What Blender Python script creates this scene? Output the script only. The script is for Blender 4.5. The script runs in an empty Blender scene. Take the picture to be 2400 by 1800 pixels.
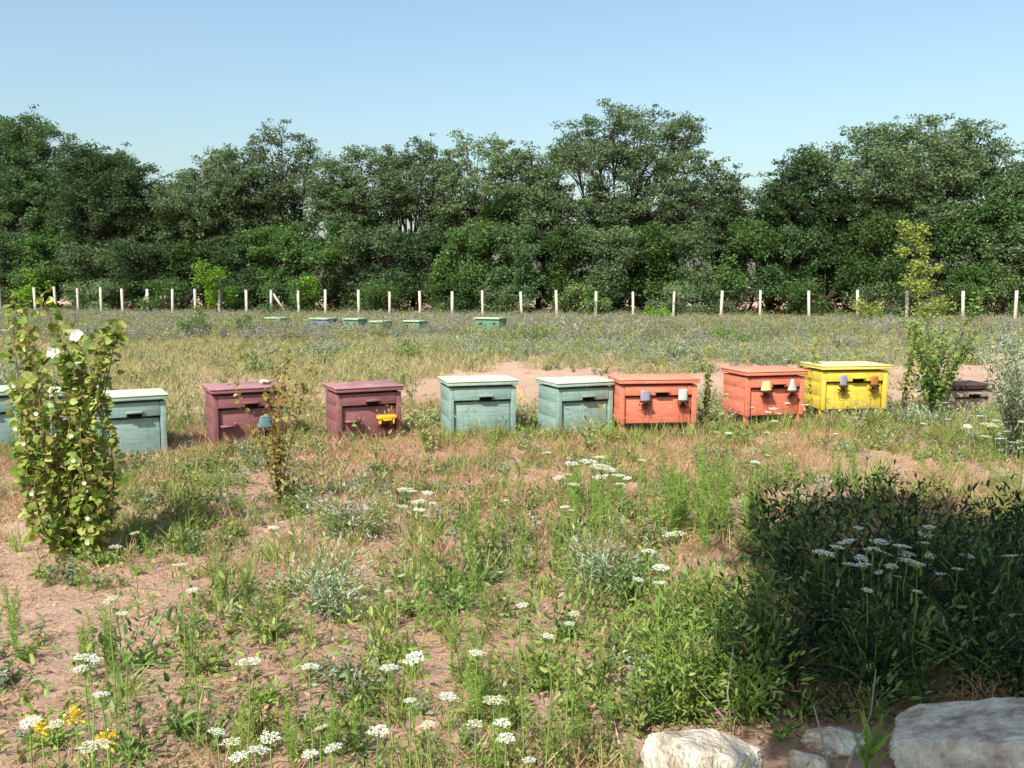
import bpy, math, random
import numpy as np
from mathutils import Vector, Matrix
R = math.radians
rng = np.random.default_rng(11)
random.seed(11)
S = bpy.context.scene
C = S.collection

# ------------------------------------------------------------------ camera, sky, sun, exposure
F_PX, CX, CY, HORIZ, CAM_H = 2100.0, 1200.0, 900.0, 668.0, 1.7
PITCH = math.atan((CY - HORIZ) / F_PX)
cam_d = bpy.data.cameras.new('camera')
cam = bpy.data.objects.new('camera', cam_d); C.objects.link(cam)
cam.location = (0, 0, CAM_H); cam.rotation_euler = (R(90) - PITCH, 0, 0)
cam_d.sensor_width = 36; cam_d.lens = 36 * F_PX / 2400
cam_d.clip_start = 0.05; cam_d.clip_end = 6000
S.camera = cam

SUN_EL, SUN_PHI = R(48), R(30)        # sun behind the camera, to its left
sun_dir = Vector((-math.sin(SUN_PHI) * math.cos(SUN_EL), -math.cos(SUN_PHI) * math.cos(SUN_EL), math.sin(SUN_EL)))
W = bpy.data.worlds.new('World'); S.world = W; W.use_nodes = True
nt = W.node_tree; nt.nodes.clear()
sky = nt.nodes.new('ShaderNodeTexSky'); sky.sky_type = 'NISHITA'; sky.sun_disc = False
sky.sun_elevation = SUN_EL
sky.sun_rotation = math.atan2(sun_dir.x, sun_dir.y)
sky.altitude = 150; sky.air_density = 1.4; sky.dust_density = 3.0; sky.ozone_density = 1.3
bg = nt.nodes.new('ShaderNodeBackground'); bg.inputs['Strength'].default_value = 0.118
wo = nt.nodes.new('ShaderNodeOutputWorld')
wb = nt.nodes.new('ShaderNodeMix'); wb.data_type = 'RGBA'; wb.blend_type = 'MULTIPLY'; wb.inputs[0].default_value = 1
wb.inputs[7].default_value = (0.96, 1.055, 1.08, 1)      # the camera's white balance leans to cyan
nt.links.new(sky.outputs[0], wb.inputs[6]); nt.links.new(wb.outputs[2], bg.inputs[0]); nt.links.new(bg.outputs[0], wo.inputs[0])
sl = bpy.data.lights.new('sun', 'SUN'); sl.energy = 5.0; sl.angle = R(0.53); sl.color = (1.0, 0.955, 0.88)
so = bpy.data.objects.new('sun', sl); C.objects.link(so)
so.rotation_euler = (-sun_dir).to_track_quat('-Z', 'Y').to_euler()
S.view_settings.view_transform = 'Standard'; S.view_settings.look = 'None'
S.view_settings.exposure = 0.64; S.view_settings.gamma = 1; S.view_settings.use_curve_mapping = False

# ------------------------------------------------------------------ helpers
def lin(c):
    return tuple(((v / 255) / 12.92 if v / 255 <= 0.04045 else ((v / 255 + 0.055) / 1.055) ** 2.4) for v in c)

def at(px, py, z=0.0):
    """point where the photo pixel's ray meets the level plane z"""
    x, y = (px - CX) / F_PX, (CY - py) / F_PX
    c, s = math.cos(PITCH), math.sin(PITCH)
    d = (x, c + y * s, y * c - s)
    t = (z - CAM_H) / d[2]
    return Vector((d[0] * t, d[1] * t, z))

def at_y(px, py, Y):
    """point where the photo pixel's ray meets the upright plane at distance Y"""
    x, y = (px - CX) / F_PX, (CY - py) / F_PX
    c, s = math.cos(PITCH), math.sin(PITCH)
    d = (x, c + y * s, y * c - s)
    t = Y / d[1]
    return Vector((d[0] * t, Y, CAM_H + d[2] * t))

def _hash(ix, iy, seed):
    h = (ix * 374761393 + iy * 668265263 + seed * 974634777) & 0xFFFFFFFF
    h = ((h ^ (h >> 13)) * 1274126177) & 0xFFFFFFFF
    return ((h ^ (h >> 16)) & 0xFFFF) / 65535.0

def vnoise(x, y, seed=0):
    x = np.asarray(x, float); y = np.asarray(y, float)
    ix = np.floor(x).astype(np.int64); iy = np.floor(y).astype(np.int64)
    fx = x - ix; fy = y - iy
    fx = fx * fx * (3 - 2 * fx); fy = fy * fy * (3 - 2 * fy)
    a = _hash(ix, iy, seed); b = _hash(ix + 1, iy, seed); c = _hash(ix, iy + 1, seed); d = _hash(ix + 1, iy + 1, seed)
    return (a * (1 - fx) + b * fx) * (1 - fy) + (c * (1 - fx) + d * fx) * fy

def fbm(x, y, seed=0, o=3):
    t = 0; a = 0.5; n = 0
    for k in range(o):
        t = t + a * vnoise(np.asarray(x) * 2 ** k, np.asarray(y) * 2 ** k, seed + k); n += a; a *= 0.5
    return t / n

def height(x, y):
    x = np.asarray(x, float); y = np.asarray(y, float)
    fade = np.clip(1.2 - y / 60, 0, 1)
    h = (fbm(x * 0.9, y * 0.9, 3) - 0.5) * 0.10 + (fbm(x * 5, y * 5, 9) - 0.5) * 0.035
    near = np.clip(1.4 - y / 12, 0, 1)
    h = h + near * (fbm(x * 18, y * 18, 17, 2) - 0.5) * 0.022
    return h * fade

def hz(x, y):
    return float(height(np.array([x]), np.array([y]))[0])

def mesh_np(name, V, F):
    """V (n,3); F list of arrays, each (m,k)"""
    me = bpy.data.meshes.new(name)
    V = np.asarray(V, np.float32)
    if isinstance(F, np.ndarray): F = [F]
    F = [np.asarray(f, np.int32) for f in F if len(f)]
    me.vertices.add(len(V)); me.vertices.foreach_set('co', V.ravel())
    if F:
        loops = np.concatenate([f.ravel() for f in F])
        tot = np.concatenate([np.full(len(f), f.shape[1], np.int32) for f in F])
        start = np.concatenate([[0], np.cumsum(tot)[:-1]]).astype(np.int32)
        me.loops.add(len(loops)); me.loops.foreach_set('vertex_index', loops)
        me.polygons.add(len(tot)); me.polygons.foreach_set('loop_start', start); me.polygons.foreach_set('loop_total', tot)
    me.update(calc_edges=True); me.validate()
    return me

class MB:
    """collects geometry; build() links it as one mesh object"""
    def __init__(s): s.V = []; s.F = {}; s.n = 0
    def add(s, V, F):
        V = np.asarray(V, float); F = np.asarray(F, int)
        s.V.append(V); s.F.setdefault(F.shape[1], []).append(F + s.n); s.n += len(V)
    def box(s, x0, x1, y0, y1, z0, z1):
        v = [(x, y, z) for z in (z0, z1) for y in (y0, y1) for x in (x0, x1)]
        s.add(v, [(0, 2, 3, 1), (4, 5, 7, 6), (0, 1, 5, 4), (2, 6, 7, 3), (0, 4, 6, 2), (1, 3, 7, 5)])
    def tube(s, P, r, k=5, cap=True):
        P = np.asarray(P, float); n = len(P); r = np.broadcast_to(np.asarray(r, float), (n,))
        T = np.gradient(P, axis=0); T /= np.linalg.norm(T, axis=1, keepdims=True) + 1e-9
        ref = np.where(np.abs(T[:, 2:3]) > 0.9, np.array([[1., 0, 0]]), np.array([[0, 0, 1.]]))
        A = np.cross(T, ref); A /= np.linalg.norm(A, axis=1, keepdims=True) + 1e-9
        B = np.cross(T, A)
        an = np.arange(k) * 2 * math.pi / k
        V = (P[:, None] + r[:, None, None] * (np.cos(an)[None, :, None] * A[:, None] + np.sin(an)[None, :, None] * B[:, None])).reshape(-1, 3)
        i = np.arange(n - 1)[:, None] * k; j = np.arange(k)[None]; j2 = (j + 1) % k
        F = np.stack([i + j, i + j2, i + k + j2, i + k + j], -1).reshape(-1, 4)
        s.add(V, F)
        if cap:
            s.F.setdefault(k, []).append(np.array([np.arange(k)[::-1] + s.n - n * k, np.arange(k) + s.n - k]))
    def mesh(s, name):
        return mesh_np(name, np.concatenate(s.V), [np.concatenate(f) for f in s.F.values()])
    def build(s, name, mat, parent=None, smooth=False, bevel=0):
        o = obj(name, s.mesh(name), mat, parent, smooth)
        if bevel:
            m = o.modifiers.new('bevel', 'BEVEL'); m.width = bevel; m.segments = 2; m.limit_method = 'ANGLE'
        return o

def obj(name, me, mat, parent=None, smooth=False, link=True):
    o = bpy.data.objects.new(name, me)
    if link: C.objects.link(o)
    if mat and len(me.materials) == 0: me.materials.append(mat)
    if smooth: me.polygons.foreach_set('use_smooth', np.ones(len(me.polygons), bool))
    if parent: o.parent = parent
    return o

def tag(o, label, cat, group=None):
    o['label'] = label; o['category'] = cat
    if group: o['group'] = group
    return o

def thing(name, label, cat, loc, rz=0.0, group=None, scale=1.0):
    o = bpy.data.objects.new(name, None); C.objects.link(o); o.empty_display_size = 0.1
    o.location = loc; o.rotation_euler = (0, 0, rz); o.scale = (scale,) * 3
    return tag(o, label, cat, group)

def copy_tree(src, loc, rz, label=None, group=None, scale=1.0, lean=(0, 0)):
    o = src.copy(); C.objects.link(o); o.location = loc; o.rotation_euler = (lean[0], lean[1], rz); o.scale = (scale,) * 3
    if label: o['label'] = label
    if group: o['group'] = group
    for ch in src.children:
        c = ch.copy(); C.objects.link(c); c.parent = o
    return o

def frames(A, N):
    A = A / (np.linalg.norm(A, axis=1, keepdims=True) + 1e-9)
    Y = np.cross(N, A); Y /= np.linalg.norm(Y, axis=1, keepdims=True) + 1e-9
    return A, Y, np.cross(A, Y)

# leaf templates: x along the leaf (0..1), y across (-.5..0.5), z lift
LEAF4 = (np.array([(0, 0, 0), (.45, -.5, .06), (1, 0, -.05), (.45, .5, .06)]), np.array([(0, 1, 2, 3)]))
LEAF6 = (np.array([(0, 0, 0), (.3, -.5, .10), (.75, -.36, .06), (1, 0, -.12), (.75, .36, .06), (.3, .5, .10), (.35, 0, 0), (.75, 0, -.03)]),
         np.array([(0, 1, 2, 6), (6, 2, 3, 7), (0, 6, 4, 5), (6, 7, 3, 4)]))
LEAF6 = (LEAF6[0], np.array([(0, 1, 2, 6), (6, 2, 3, 7), (6, 7, 3, 4), (0, 6, 4, 5)]))
BLADE = (np.array([(0, -.5, 0), (0, .5, 0), (.5, -.4, .0), (.5, .4, .0), (1, 0, -.12)]), [np.array([(0, 2, 3, 1)]), np.array([(2, 4, 3)])])

def leaves(mb, T, P, A, N, L, Wd):
    tv, tf = T
    n = len(P)
    X, Y, Z = frames(A, N)
    L = np.broadcast_to(L, (n,)); Wd = np.broadcast_to(Wd, (n,))
    V = P[:, None] + tv[None, :, 0:1] * (X * L[:, None])[:, None] + tv[None, :, 1:2] * (Y * Wd[:, None])[:, None] + tv[None, :, 2:3] * (Z * L[:, None])[:, None]
    base = mb.n
    for f in (tf if isinstance(tf, list) else [tf]):
        FF = (f[None] + (np.arange(n) * len(tv))[:, None, None]).reshape(-1, f.shape[1]) + base
        mb.F.setdefault(f.shape[1], []).append(FF)
    mb.V.append(V.reshape(-1, 3)); mb.n += n * len(tv)

def rdir(n, up=0.0, r=rng):
    v = r.normal(size=(n, 3)); v /= np.linalg.norm(v, axis=1, keepdims=True); v[:, 2] += up
    return v / (np.linalg.norm(v, axis=1, keepdims=True) + 1e-9)

# ------------------------------------------------------------------ materials
def newmat(name):
    m = bpy.data.materials.new(name); m.use_nodes = True; n = m.node_tree; n.nodes.clear()
    out = n.nodes.new('ShaderNodeOutputMaterial')
    return m, n, out

def ramp(n, fac, cols, pos=None):
    r = n.nodes.new('ShaderNodeValToRGB'); e = r.color_ramp.elements
    pos = pos or [i / max(1, len(cols) - 1) for i in range(len(cols))]
    while len(e) < len(cols): e.new(0.5)
    for i, c in enumerate(cols):
        e[i].position = pos[i]; e[i].color = lin(c) + (1,)
    if fac is not None: n.links.new(fac, r.inputs[0])
    return r

def leafmat(name, cols, transl=0.3, rough=0.55, spec=0.25, objvar=0.3):
    m, n, out = newmat(name)
    g = n.nodes.new('ShaderNodeNewGeometry')
    r = ramp(n, g.outputs['Random Per Island'], cols)
    oi = n.nodes.new('ShaderNodeObjectInfo')
    mr = n.nodes.new('ShaderNodeMapRange'); mr.inputs[3].default_value = 1 - objvar; mr.inputs[4].default_value = 1 + objvar
    n.links.new(oi.outputs['Random'], mr.inputs[0])
    hs = n.nodes.new('ShaderNodeHueSaturation'); n.links.new(r.outputs[0], hs.inputs['Color']); n.links.new(mr.outputs[0], hs.inputs['Value'])
    p = n.nodes.new('ShaderNodeBsdfPrincipled'); p.inputs['Roughness'].default_value = rough; p.inputs['Specular IOR Level'].default_value = spec
    n.links.new(hs.outputs[0], p.inputs['Base Color'])
    t = n.nodes.new('ShaderNodeBsdfTranslucent'); n.links.new(hs.outputs[0], t.inputs['Color'])
    mx = n.nodes.new('ShaderNodeMixShader'); mx.inputs[0].default_value = transl
    n.links.new(p.outputs[0], mx.inputs[1]); n.links.new(t.outputs[0], mx.inputs[2]); n.links.new(mx.outputs[0], out.inputs[0])
    return m

def noisemat(name, cols, scale=6, rough=0.8, spec=0.2, bump=0.3, bscale=40, pos=None, detail=6, stretch=(1, 1, 1)):
    m, n, out = newmat(name)
    tc = n.nodes.new('ShaderNodeTexCoord'); mp = n.nodes.new('ShaderNodeMapping'); mp.inputs['Scale'].default_value = stretch
    n.links.new(tc.outputs['Object'], mp.inputs[0])
    nz = n.nodes.new('ShaderNodeTexNoise'); nz.inputs['Scale'].default_value = scale; nz.inputs['Detail'].default_value = detail; nz.inputs['Roughness'].default_value = 0.65
    n.links.new(mp.outputs[0], nz.inputs['Vector'])
    r = ramp(n, nz.outputs[0], cols, pos)
    p = n.nodes.new('ShaderNodeBsdfPrincipled'); p.inputs['Roughness'].default_value = rough; p.inputs['Specular IOR Level'].default_value = spec
    n.links.new(r.outputs[0], p.inputs['Base Color'])
    if bump:
        b = n.nodes.new('ShaderNodeTexNoise'); b.inputs['Scale'].default_value = bscale; b.inputs['Detail'].default_value = 5
        n.links.new(mp.outputs[0], b.inputs['Vector'])
        bp = n.nodes.new('ShaderNodeBump'); bp.inputs['Strength'].default_value = bump; bp.inputs['Distance'].default_value = 0.02
        n.links.new(b.outputs[0], bp.inputs['Height']); n.links.new(bp.outputs[0], p.inputs['Normal'])
    n.links.new(p.outputs[0], out.inputs[0])
    return m

def paintmat(name, col, worn, dirt=(120, 100, 80), rough=0.6):
    """old brush paint: streaks along the boards, worn patches, splashed dirt"""
    m, n, out = newmat(name)
    tc = n.nodes.new('ShaderNodeTexCoord'); oi = n.nodes.new('ShaderNodeObjectInfo')
    ad = n.nodes.new('ShaderNodeVectorMath'); ad.operation = 'ADD'; n.links.new(tc.outputs['Object'], ad.inputs[0])
    ml = n.nodes.new('ShaderNodeMath'); ml.operation = 'MULTIPLY'; ml.inputs[1].default_value = 40; n.links.new(oi.outputs['Random'], ml.inputs[0])
    n.links.new(ml.outputs[0], ad.inputs[1])
    mp = n.nodes.new('ShaderNodeMapping'); mp.inputs['Scale'].default_value = (1.2, 1.2, 9); n.links.new(ad.outputs[0], mp.inputs[0])
    a = n.nodes.new('ShaderNodeTexNoise'); a.inputs['Scale'].default_value = 5; a.inputs['Detail'].default_value = 7; n.links.new(mp.outputs[0], a.inputs['Vector'])
    b = n.nodes.new('ShaderNodeTexNoise'); b.inputs['Scale'].default_value = 7; b.inputs['Detail'].default_value = 8; b.inputs['Roughness'].default_value = 0.7; n.links.new(ad.outputs[0], b.inputs['Vector'])
    c1 = tuple(int(v * 0.92) for v in col); c2 = tuple(min(255, int(v * 1.07 + 4)) for v in col)
    r1 = ramp(n, a.outputs[0], [c1, col, c2], [0.3, 0.5, 0.72])
    f = n.nodes.new('ShaderNodeMapRange'); f.inputs[1].default_value = 0.58; f.inputs[2].default_value = 0.72; n.links.new(b.outputs[0], f.inputs[0])
    mx = n.nodes.new('ShaderNodeMix'); mx.data_type = 'RGBA'; n.links.new(f.outputs[0], mx.inputs[0]); n.links.new(r1.outputs[0], mx.inputs[6]); mx.inputs[7].default_value = lin(worn) + (1,)
    mv = n.nodes.new('ShaderNodeMapping'); mv.inputs['Scale'].default_value = (9, 9, 1.1); n.links.new(ad.outputs[0], mv.inputs[0])
    d = n.nodes.new('ShaderNodeTexNoise'); d.inputs['Scale'].default_value = 3.2; d.inputs['Detail'].default_value = 9; d.inputs['Roughness'].default_value = 0.7; n.links.new(mv.outputs[0], d.inputs['Vector'])
    g = n.nodes.new('ShaderNodeMapRange'); g.inputs[1].default_value = 0.5; g.inputs[2].default_value = 0.72; g.inputs[4].default_value = 0.75; n.links.new(d.outputs[0], g.inputs[0])
    m2 = n.nodes.new('ShaderNodeMix'); m2.data_type = 'RGBA'; n.links.new(g.outputs[0], m2.inputs[0]); n.links.new(mx.outputs[2], m2.inputs[6]); m2.inputs[7].default_value = lin(dirt) + (1,)
    p = n.nodes.new('ShaderNodeBsdfPrincipled'); p.inputs['Roughness'].default_value = rough; p.inputs['Specular IOR Level'].default_value = 0.3
    n.links.new(m2.outputs[2], p.inputs['Base Color'])
    bp = n.nodes.new('ShaderNodeBump'); bp.inputs['Strength'].default_value = 0.2; bp.inputs['Distance'].default_value = 0.004
    n.links.new(a.outputs[0], bp.inputs['Height']); n.links.new(bp.outputs[0], p.inputs['Normal'])
    n.links.new(p.outputs[0], out.inputs[0])
    return m

M = {}
M['bark'] = noisemat('bark', [(46, 40, 36), (78, 68, 60), (104, 94, 84)], 9, 0.95, 0.1, 0.8, 30, stretch=(1, 1, .25))
M['stalk'] = noisemat('stalk', [(92, 74, 52), (120, 104, 66), (140, 116, 84)], 14, 0.9, 0.1, 0.2)
M['stem_green'] = noisemat('stem_green', [(84, 112, 50), (112, 140, 66), (128, 148, 84)], 14, 0.8, 0.15, 0)
M['twig'] = noisemat('twig', [(104, 94, 84), (140, 130, 116), (176, 166, 150)], 18, 0.9, 0.1, 0.3, stretch=(1, 1, .3))
M['locust'] = leafmat('locust_leaf', [(64, 88, 54), (82, 108, 66), (100, 124, 80), (118, 136, 94), (110, 118, 86)], 0.42)
M['locust_dark'] = leafmat('locust_leaf_dark', [(52, 78, 46), (68, 98, 56), (86, 112, 66), (100, 120, 80)], 0.4)
M['scrub'] = leafmat('scrub_leaf', [(52, 80, 38), (70, 102, 46), (88, 116, 58), (102, 126, 70)], 0.4)
M['shrub_green'] = leafmat('shrub_green_leaf', [(84, 114, 48), (108, 138, 60), (132, 158, 78), (140, 150, 84)], 0.4, objvar=0.1)
M['shade_darkened_weed'] = leafmat('shade_darkened_weed_leaf', [(26, 44, 22), (36, 58, 30), (48, 72, 38)], 0.25, objvar=0.2)  # weed green darkened so that its colour deepens the tree's shadow
M['bright'] = leafmat('bright_leaf', [(84, 126, 30), (110, 152, 42), (136, 168, 60)], 0.4, objvar=0.15)
M['olive'] = leafmat('olive_leaf', [(112, 132, 56), (138, 154, 72), (158, 168, 88), (146, 140, 70)], 0.4, objvar=0.15)
M['hollyhock'] = leafmat('hollyhock_leaf', [(92, 122, 40), (122, 148, 56), (150, 168, 76), (184, 190, 110), (150, 138, 70), (78, 108, 42)], 0.42, 0.5, 0.3, 0.1)
M['dryleaf'] = leafmat('dry_leaf', [(110, 106, 44), (150, 140, 66), (132, 100, 58), (168, 158, 88), (104, 78, 48)], 0.35, objvar=0.1)
M['weed'] = leafmat('weed_leaf', [(104, 132, 52), (126, 152, 66), (148, 168, 84), (158, 170, 98)], 0.4, objvar=0.2)
M['herb'] = leafmat('herb_leaf', [(112, 124, 64), (134, 144, 80), (150, 156, 96), (158, 152, 106)], 0.35, objvar=0.3)
M['herb_dark'] = leafmat('herb_dark_leaf', [(66, 90, 44), (86, 112, 56), (108, 132, 72), (126, 140, 88)], 0.3, objvar=0.2)
M['straw'] = leafmat('straw', [(156, 126, 86), (184, 152, 110), (204, 174, 132), (176, 134, 100), (164, 146, 96)], 0.3, objvar=0.2)
M['rust'] = leafmat('rust_grass', [(156, 122, 96), (182, 144, 114), (198, 162, 132), (164, 144, 102)], 0.3, objvar=0.2)
M['yellowgrass'] = leafmat('yellow_grass', [(146, 142, 84), (172, 164, 98), (190, 178, 116), (154, 152, 94)], 0.35, objvar=0.2)
M['dulltan'] = leafmat('dull_tan_grass', [(154, 142, 106), (174, 160, 122), (186, 170, 136), (148, 144, 100)], 0.3, objvar=0.18)
M['silver'] = leafmat('silver_leaf', [(112, 128, 98), (138, 150, 122), (160, 168, 142), (134, 138, 112)], 0.25, objvar=0.2)
M['lavender'] = leafmat('lavender_herb', [(122, 122, 106), (140, 138, 126), (154, 148, 140), (136, 140, 108), (150, 142, 116)], 0.25, objvar=0.22)
M['petal'] = leafmat('white_petal', [(226, 228, 206), (236, 236, 220), (240, 240, 232)], 0.3, objvar=0.05)
M['petal_cream'] = leafmat('cream_petal', [(206, 206, 168), (222, 220, 188), (232, 230, 208)], 0.3, objvar=0.08)
M['petal_yellow'] = leafmat('yellow_petal', [(214, 176, 40), (226, 196, 70)], 0.3, objvar=0.05)
M['stone'] = noisemat('limestone', [(104, 92, 78), (166, 154, 138), (206, 198, 184), (134, 112, 92)], 9, 0.95, 0.1, 1.0, 45, [0.28, 0.45, 0.62, 0.78], 9)
M['clod'] = noisemat('clod', [(150, 116, 92), (184, 146, 118), (206, 172, 146)], 5, 0.95, 0.1, 0.4, 40)
M['post'] = noisemat('concrete_post', [(140, 134, 118), (176, 170, 154), (196, 190, 174)], 4, 0.9, 0.2, 0.3, 50)
M['teal'] = paintmat('teal_paint', (126, 150, 142), (148, 160, 148), (120, 124, 108))
M['teal_lid'] = paintmat('teal_lid_paint', (152, 174, 156), (196, 202, 176), (132, 138, 110))
M['maroon'] = paintmat('maroon_paint', (128, 82, 84), (148, 106, 106), (126, 86, 82))
M['maroon_lid'] = paintmat('maroon_lid_paint', (138, 90, 92), (186, 146, 142), (130, 92, 88))
M['orange'] = paintmat('orange_paint', (202, 114, 90), (212, 144, 120), (176, 96, 66))
M['orange_lid'] = paintmat('orange_lid_paint', (206, 122, 98), (236, 160, 130), (190, 112, 84))
M['yellow'] = paintmat('yellow_paint', (206, 182, 70), (214, 196, 110), (176, 130, 48))
M['yellow_lid'] = paintmat('yellow_lid_paint', (224, 202, 92), (232, 216, 160), (190, 150, 80))
M['teal_cover'] = paintmat('teal_cover_sheet', (182, 190, 166), (210, 214, 194), (160, 168, 140))
M['maroon_cover'] = paintmat('maroon_cover_sheet', (150, 106, 108), (196, 162, 158), (150, 110, 106))
M['orange_cover'] = paintmat('orange_cover_sheet', (214, 130, 102), (230, 176, 150), (196, 126, 98))
M['yellow_cover'] = paintmat('yellow_cover_sheet', (224, 200, 140), (230, 214, 176), (196, 162, 104))
M['weathered'] = paintmat('weathered_wood', (148, 130, 116), (164, 150, 138), (116, 98, 86))
M['dark_lid'] = paintmat('dark_lid', (72, 50, 46), (110, 84, 76), (56, 42, 38))
M['fargreen'] = paintmat('far_green_paint', (84, 122, 98), (108, 146, 116), (112, 140, 110))
M['farblue'] = paintmat('far_blue_paint', (92, 114, 134), (140, 162, 176), (100, 112, 120))
M['farlid'] = paintmat('far_lid_paint', (150, 172, 140), (210, 216, 190), (150, 160, 130))
M['slot'] = noisemat('slot_dark', [(20, 16, 14), (34, 28, 24)], 12, 0.9, 0.1, 0)
M['bees'] = noisemat('bee_cluster', [(36, 22, 12), (70, 42, 20), (96, 62, 30)], 60, 0.8, 0.2, 0.8, 90)
M['cup_white'] = noisemat('cup_white', [(150, 146, 142), (206, 202, 196)], 9, 0.5, 0.4, 0.1)
M['cup_grey'] = noisemat('cup_grey', [(112, 108, 124), (150, 146, 162)], 9, 0.5, 0.4, 0.1)
M['cup_cream'] = noisemat('cup_cream', [(196, 176, 112), (222, 206, 150)], 9, 0.5, 0.4, 0.1)
M['cup_brown'] = noisemat('cup_brown', [(130, 80, 40), (170, 112, 60)], 9, 0.6, 0.3, 0.1)
M['cup_blue'] = noisemat('cup_blue', [(70, 100, 110), (110, 136, 140)], 9, 0.5, 0.3, 0.1)
M['entrance_yellow'] = noisemat('entrance_yellow', [(206, 158, 24), (232, 190, 50)], 9, 0.5, 0.4, 0.1)

def soilmat():
    m, n, out = newmat('soil')
    tc = n.nodes.new('ShaderNodeTexCoord')
    def nz(s, d=6, r=0.6):
        t = n.nodes.new('ShaderNodeTexNoise'); t.inputs['Scale'].default_value = s; t.inputs['Detail'].default_value = d; t.inputs['Roughness'].default_value = r
        n.links.new(tc.outputs['Object'], t.inputs['Vector']); return t.outputs[0]
    a = ramp(n, nz(0.55), [(168, 134, 112), (192, 156, 134), (206, 172, 150), (184, 152, 124)], [0.3, 0.45, 0.58, 0.72])
    b = ramp(n, nz(26, 8, 0.75), [(118, 94, 76), (188, 154, 132), (222, 192, 170)], [0.3, 0.52, 0.72])
    mx = n.nodes.new('ShaderNodeMix'); mx.data_type = 'RGBA'; mx.inputs[0].default_value = 0.5
    n.links.new(a.outputs[0], mx.inputs[6]); n.links.new(b.outputs[0], mx.inputs[7])
    # bits of dry litter and seedlings, too small to model
    g = n.nodes.new('ShaderNodeMapRange'); g.inputs[1].default_value = 0.56; g.inputs[2].default_value = 0.64; g.inputs[4].default_value = 0.75
    n.links.new(nz(9, 9, 0.8), g.inputs[0])
    m2 = n.nodes.new('ShaderNodeMix'); m2.data_type = 'RGBA'; n.links.new(g.outputs[0], m2.inputs[0]); n.links.new(mx.outputs[2], m2.inputs[6]); m2.inputs[7].default_value = lin((134, 122, 78)) + (1,)
    p = n.nodes.new('ShaderNodeBsdfPrincipled'); p.inputs['Roughness'].default_value = 0.95; p.inputs['Specular IOR Level'].default_value = 0.1
    n.links.new(m2.outputs[2], p.inputs['Base Color'])
    bp = n.nodes.new('ShaderNodeBump'); bp.inputs['Strength'].default_value = 1.0; bp.inputs['Distance'].default_value = 0.045
    n.links.new(nz(34, 8, 0.7), bp.inputs['Height']); n.links.new(bp.outputs[0], p.inputs['Normal'])
    n.links.new(p.outputs[0], out.inputs[0]); return m
M['soil'] = soilmat()

# ------------------------------------------------------------------ ground: one sheet out to the horizon
def axis(parts):
    return np.unique(np.round(np.concatenate([np.arange(a, b, st) for a, b, st in parts]), 4))
xs = axis([(-2000, -200, 200), (-200, -40, 10), (-40, -10, 0.8), (-10, -4, 0.15), (-4, 4, 0.05), (4, 10, 0.15), (10, 40, 0.8), (40, 200, 10), (200, 2001, 200)])
ys = axis([(-200, -20, 20), (-20, 2, 0.8), (2, 8, 0.05), (8, 14, 0.12), (14, 60, 0.8), (60, 200, 10), (200, 2600, 200)])
gx, gy = np.meshgrid(xs, ys)
gz = height(gx, gy)
nx, ny = len(xs), len(ys)
ii = (np.arange(ny - 1)[:, None] * nx + np.arange(nx - 1)[None]).ravel()
gm = mesh_np('ground', np.stack([gx.ravel(), gy.ravel(), gz.ravel()], 1), np.stack([ii, ii + 1, ii + nx + 1, ii + nx], 1))
ground = obj('ground', gm, M['soil'], smooth=True); ground['kind'] = 'structure'

# ------------------------------------------------------------------ fence posts
FA, FB = (at(2380, 765), at(0, 743))
def fence_pt(px, extra=0.0):
    """where the pixel column crosses the fence line (moved back by extra metres)"""
    t = (px - CX) / F_PX
    ax, ay, bx, by = FA.x, FA.y + extra, FB.x, FB.y + extra
    # x = t*y on the line A + s (B-A)
    s = (t * ay - ax) / ((bx - ax) - t * (by - ay))
    return Vector((ax + s * (bx - ax), ay + s * (by - ay), 0))
POST_PX = [5, 87, 136, 187, 241, 291, 351, 407, 461, 516, 580, 637, 703, 764, 842, 914, 986, 1060, 1132, 1223, 1306, 1395, 1484, 1577, 1688, 1780, 1895, 2009, 2123, 2255, 2376]
fdir = (FB - FA).normalized(); frz = math.atan2(fdir.y, fdir.x)
pm = MB(); pm.box(-.055, .055, -.055, .055, -.3, 1.0)
post_mesh = pm.mesh('concrete_post'); post_mesh.materials.append(M['post'])
for px in POST_PX:
    p = fence_pt(px)
    topy = 672 + min(1, px / 900) * 10
    h = at_y(px, topy, p.y).z
    braced = px in (351, 637)
    lab = 'slim pale concrete fence post standing in a line before the trees'
    o = obj('fence_post', post_mesh, M['post'])
    o.location = (p.x, p.y, hz(p.x, p.y)); o.rotation_euler = (R(random.uniform(-2, 2)), R(random.uniform(-2.4, 2.4)), frz + R(random.uniform(-8, 8)))
    o.scale = (random.uniform(.85, 1.1), random.uniform(.85, 1.1), h * random.uniform(.97, 1.03))
    if not braced:
        tag(o, lab, 'fence post', 'concrete posts along the field edge')
        top = MB(); 
    else:
        b = MB()
        sx = 1 if px == 637 else -1
        # strut leaning against the post, in the post's own (z-scaled) space
        b.tube([(-.05 * sx, -.06, 0.9), (-0.75 * sx if px == 351 else -0.95 * sx, -.35, -0.02)], .05, 4)
        bo = b.build('brace', M['post'], o)
        tag(o, 'concrete fence post with a bright diagonal brace behind the far beehives' if px == 637 else 'concrete fence post with a thin diagonal brace leaning away from the far beehives', 'fence post')

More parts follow.
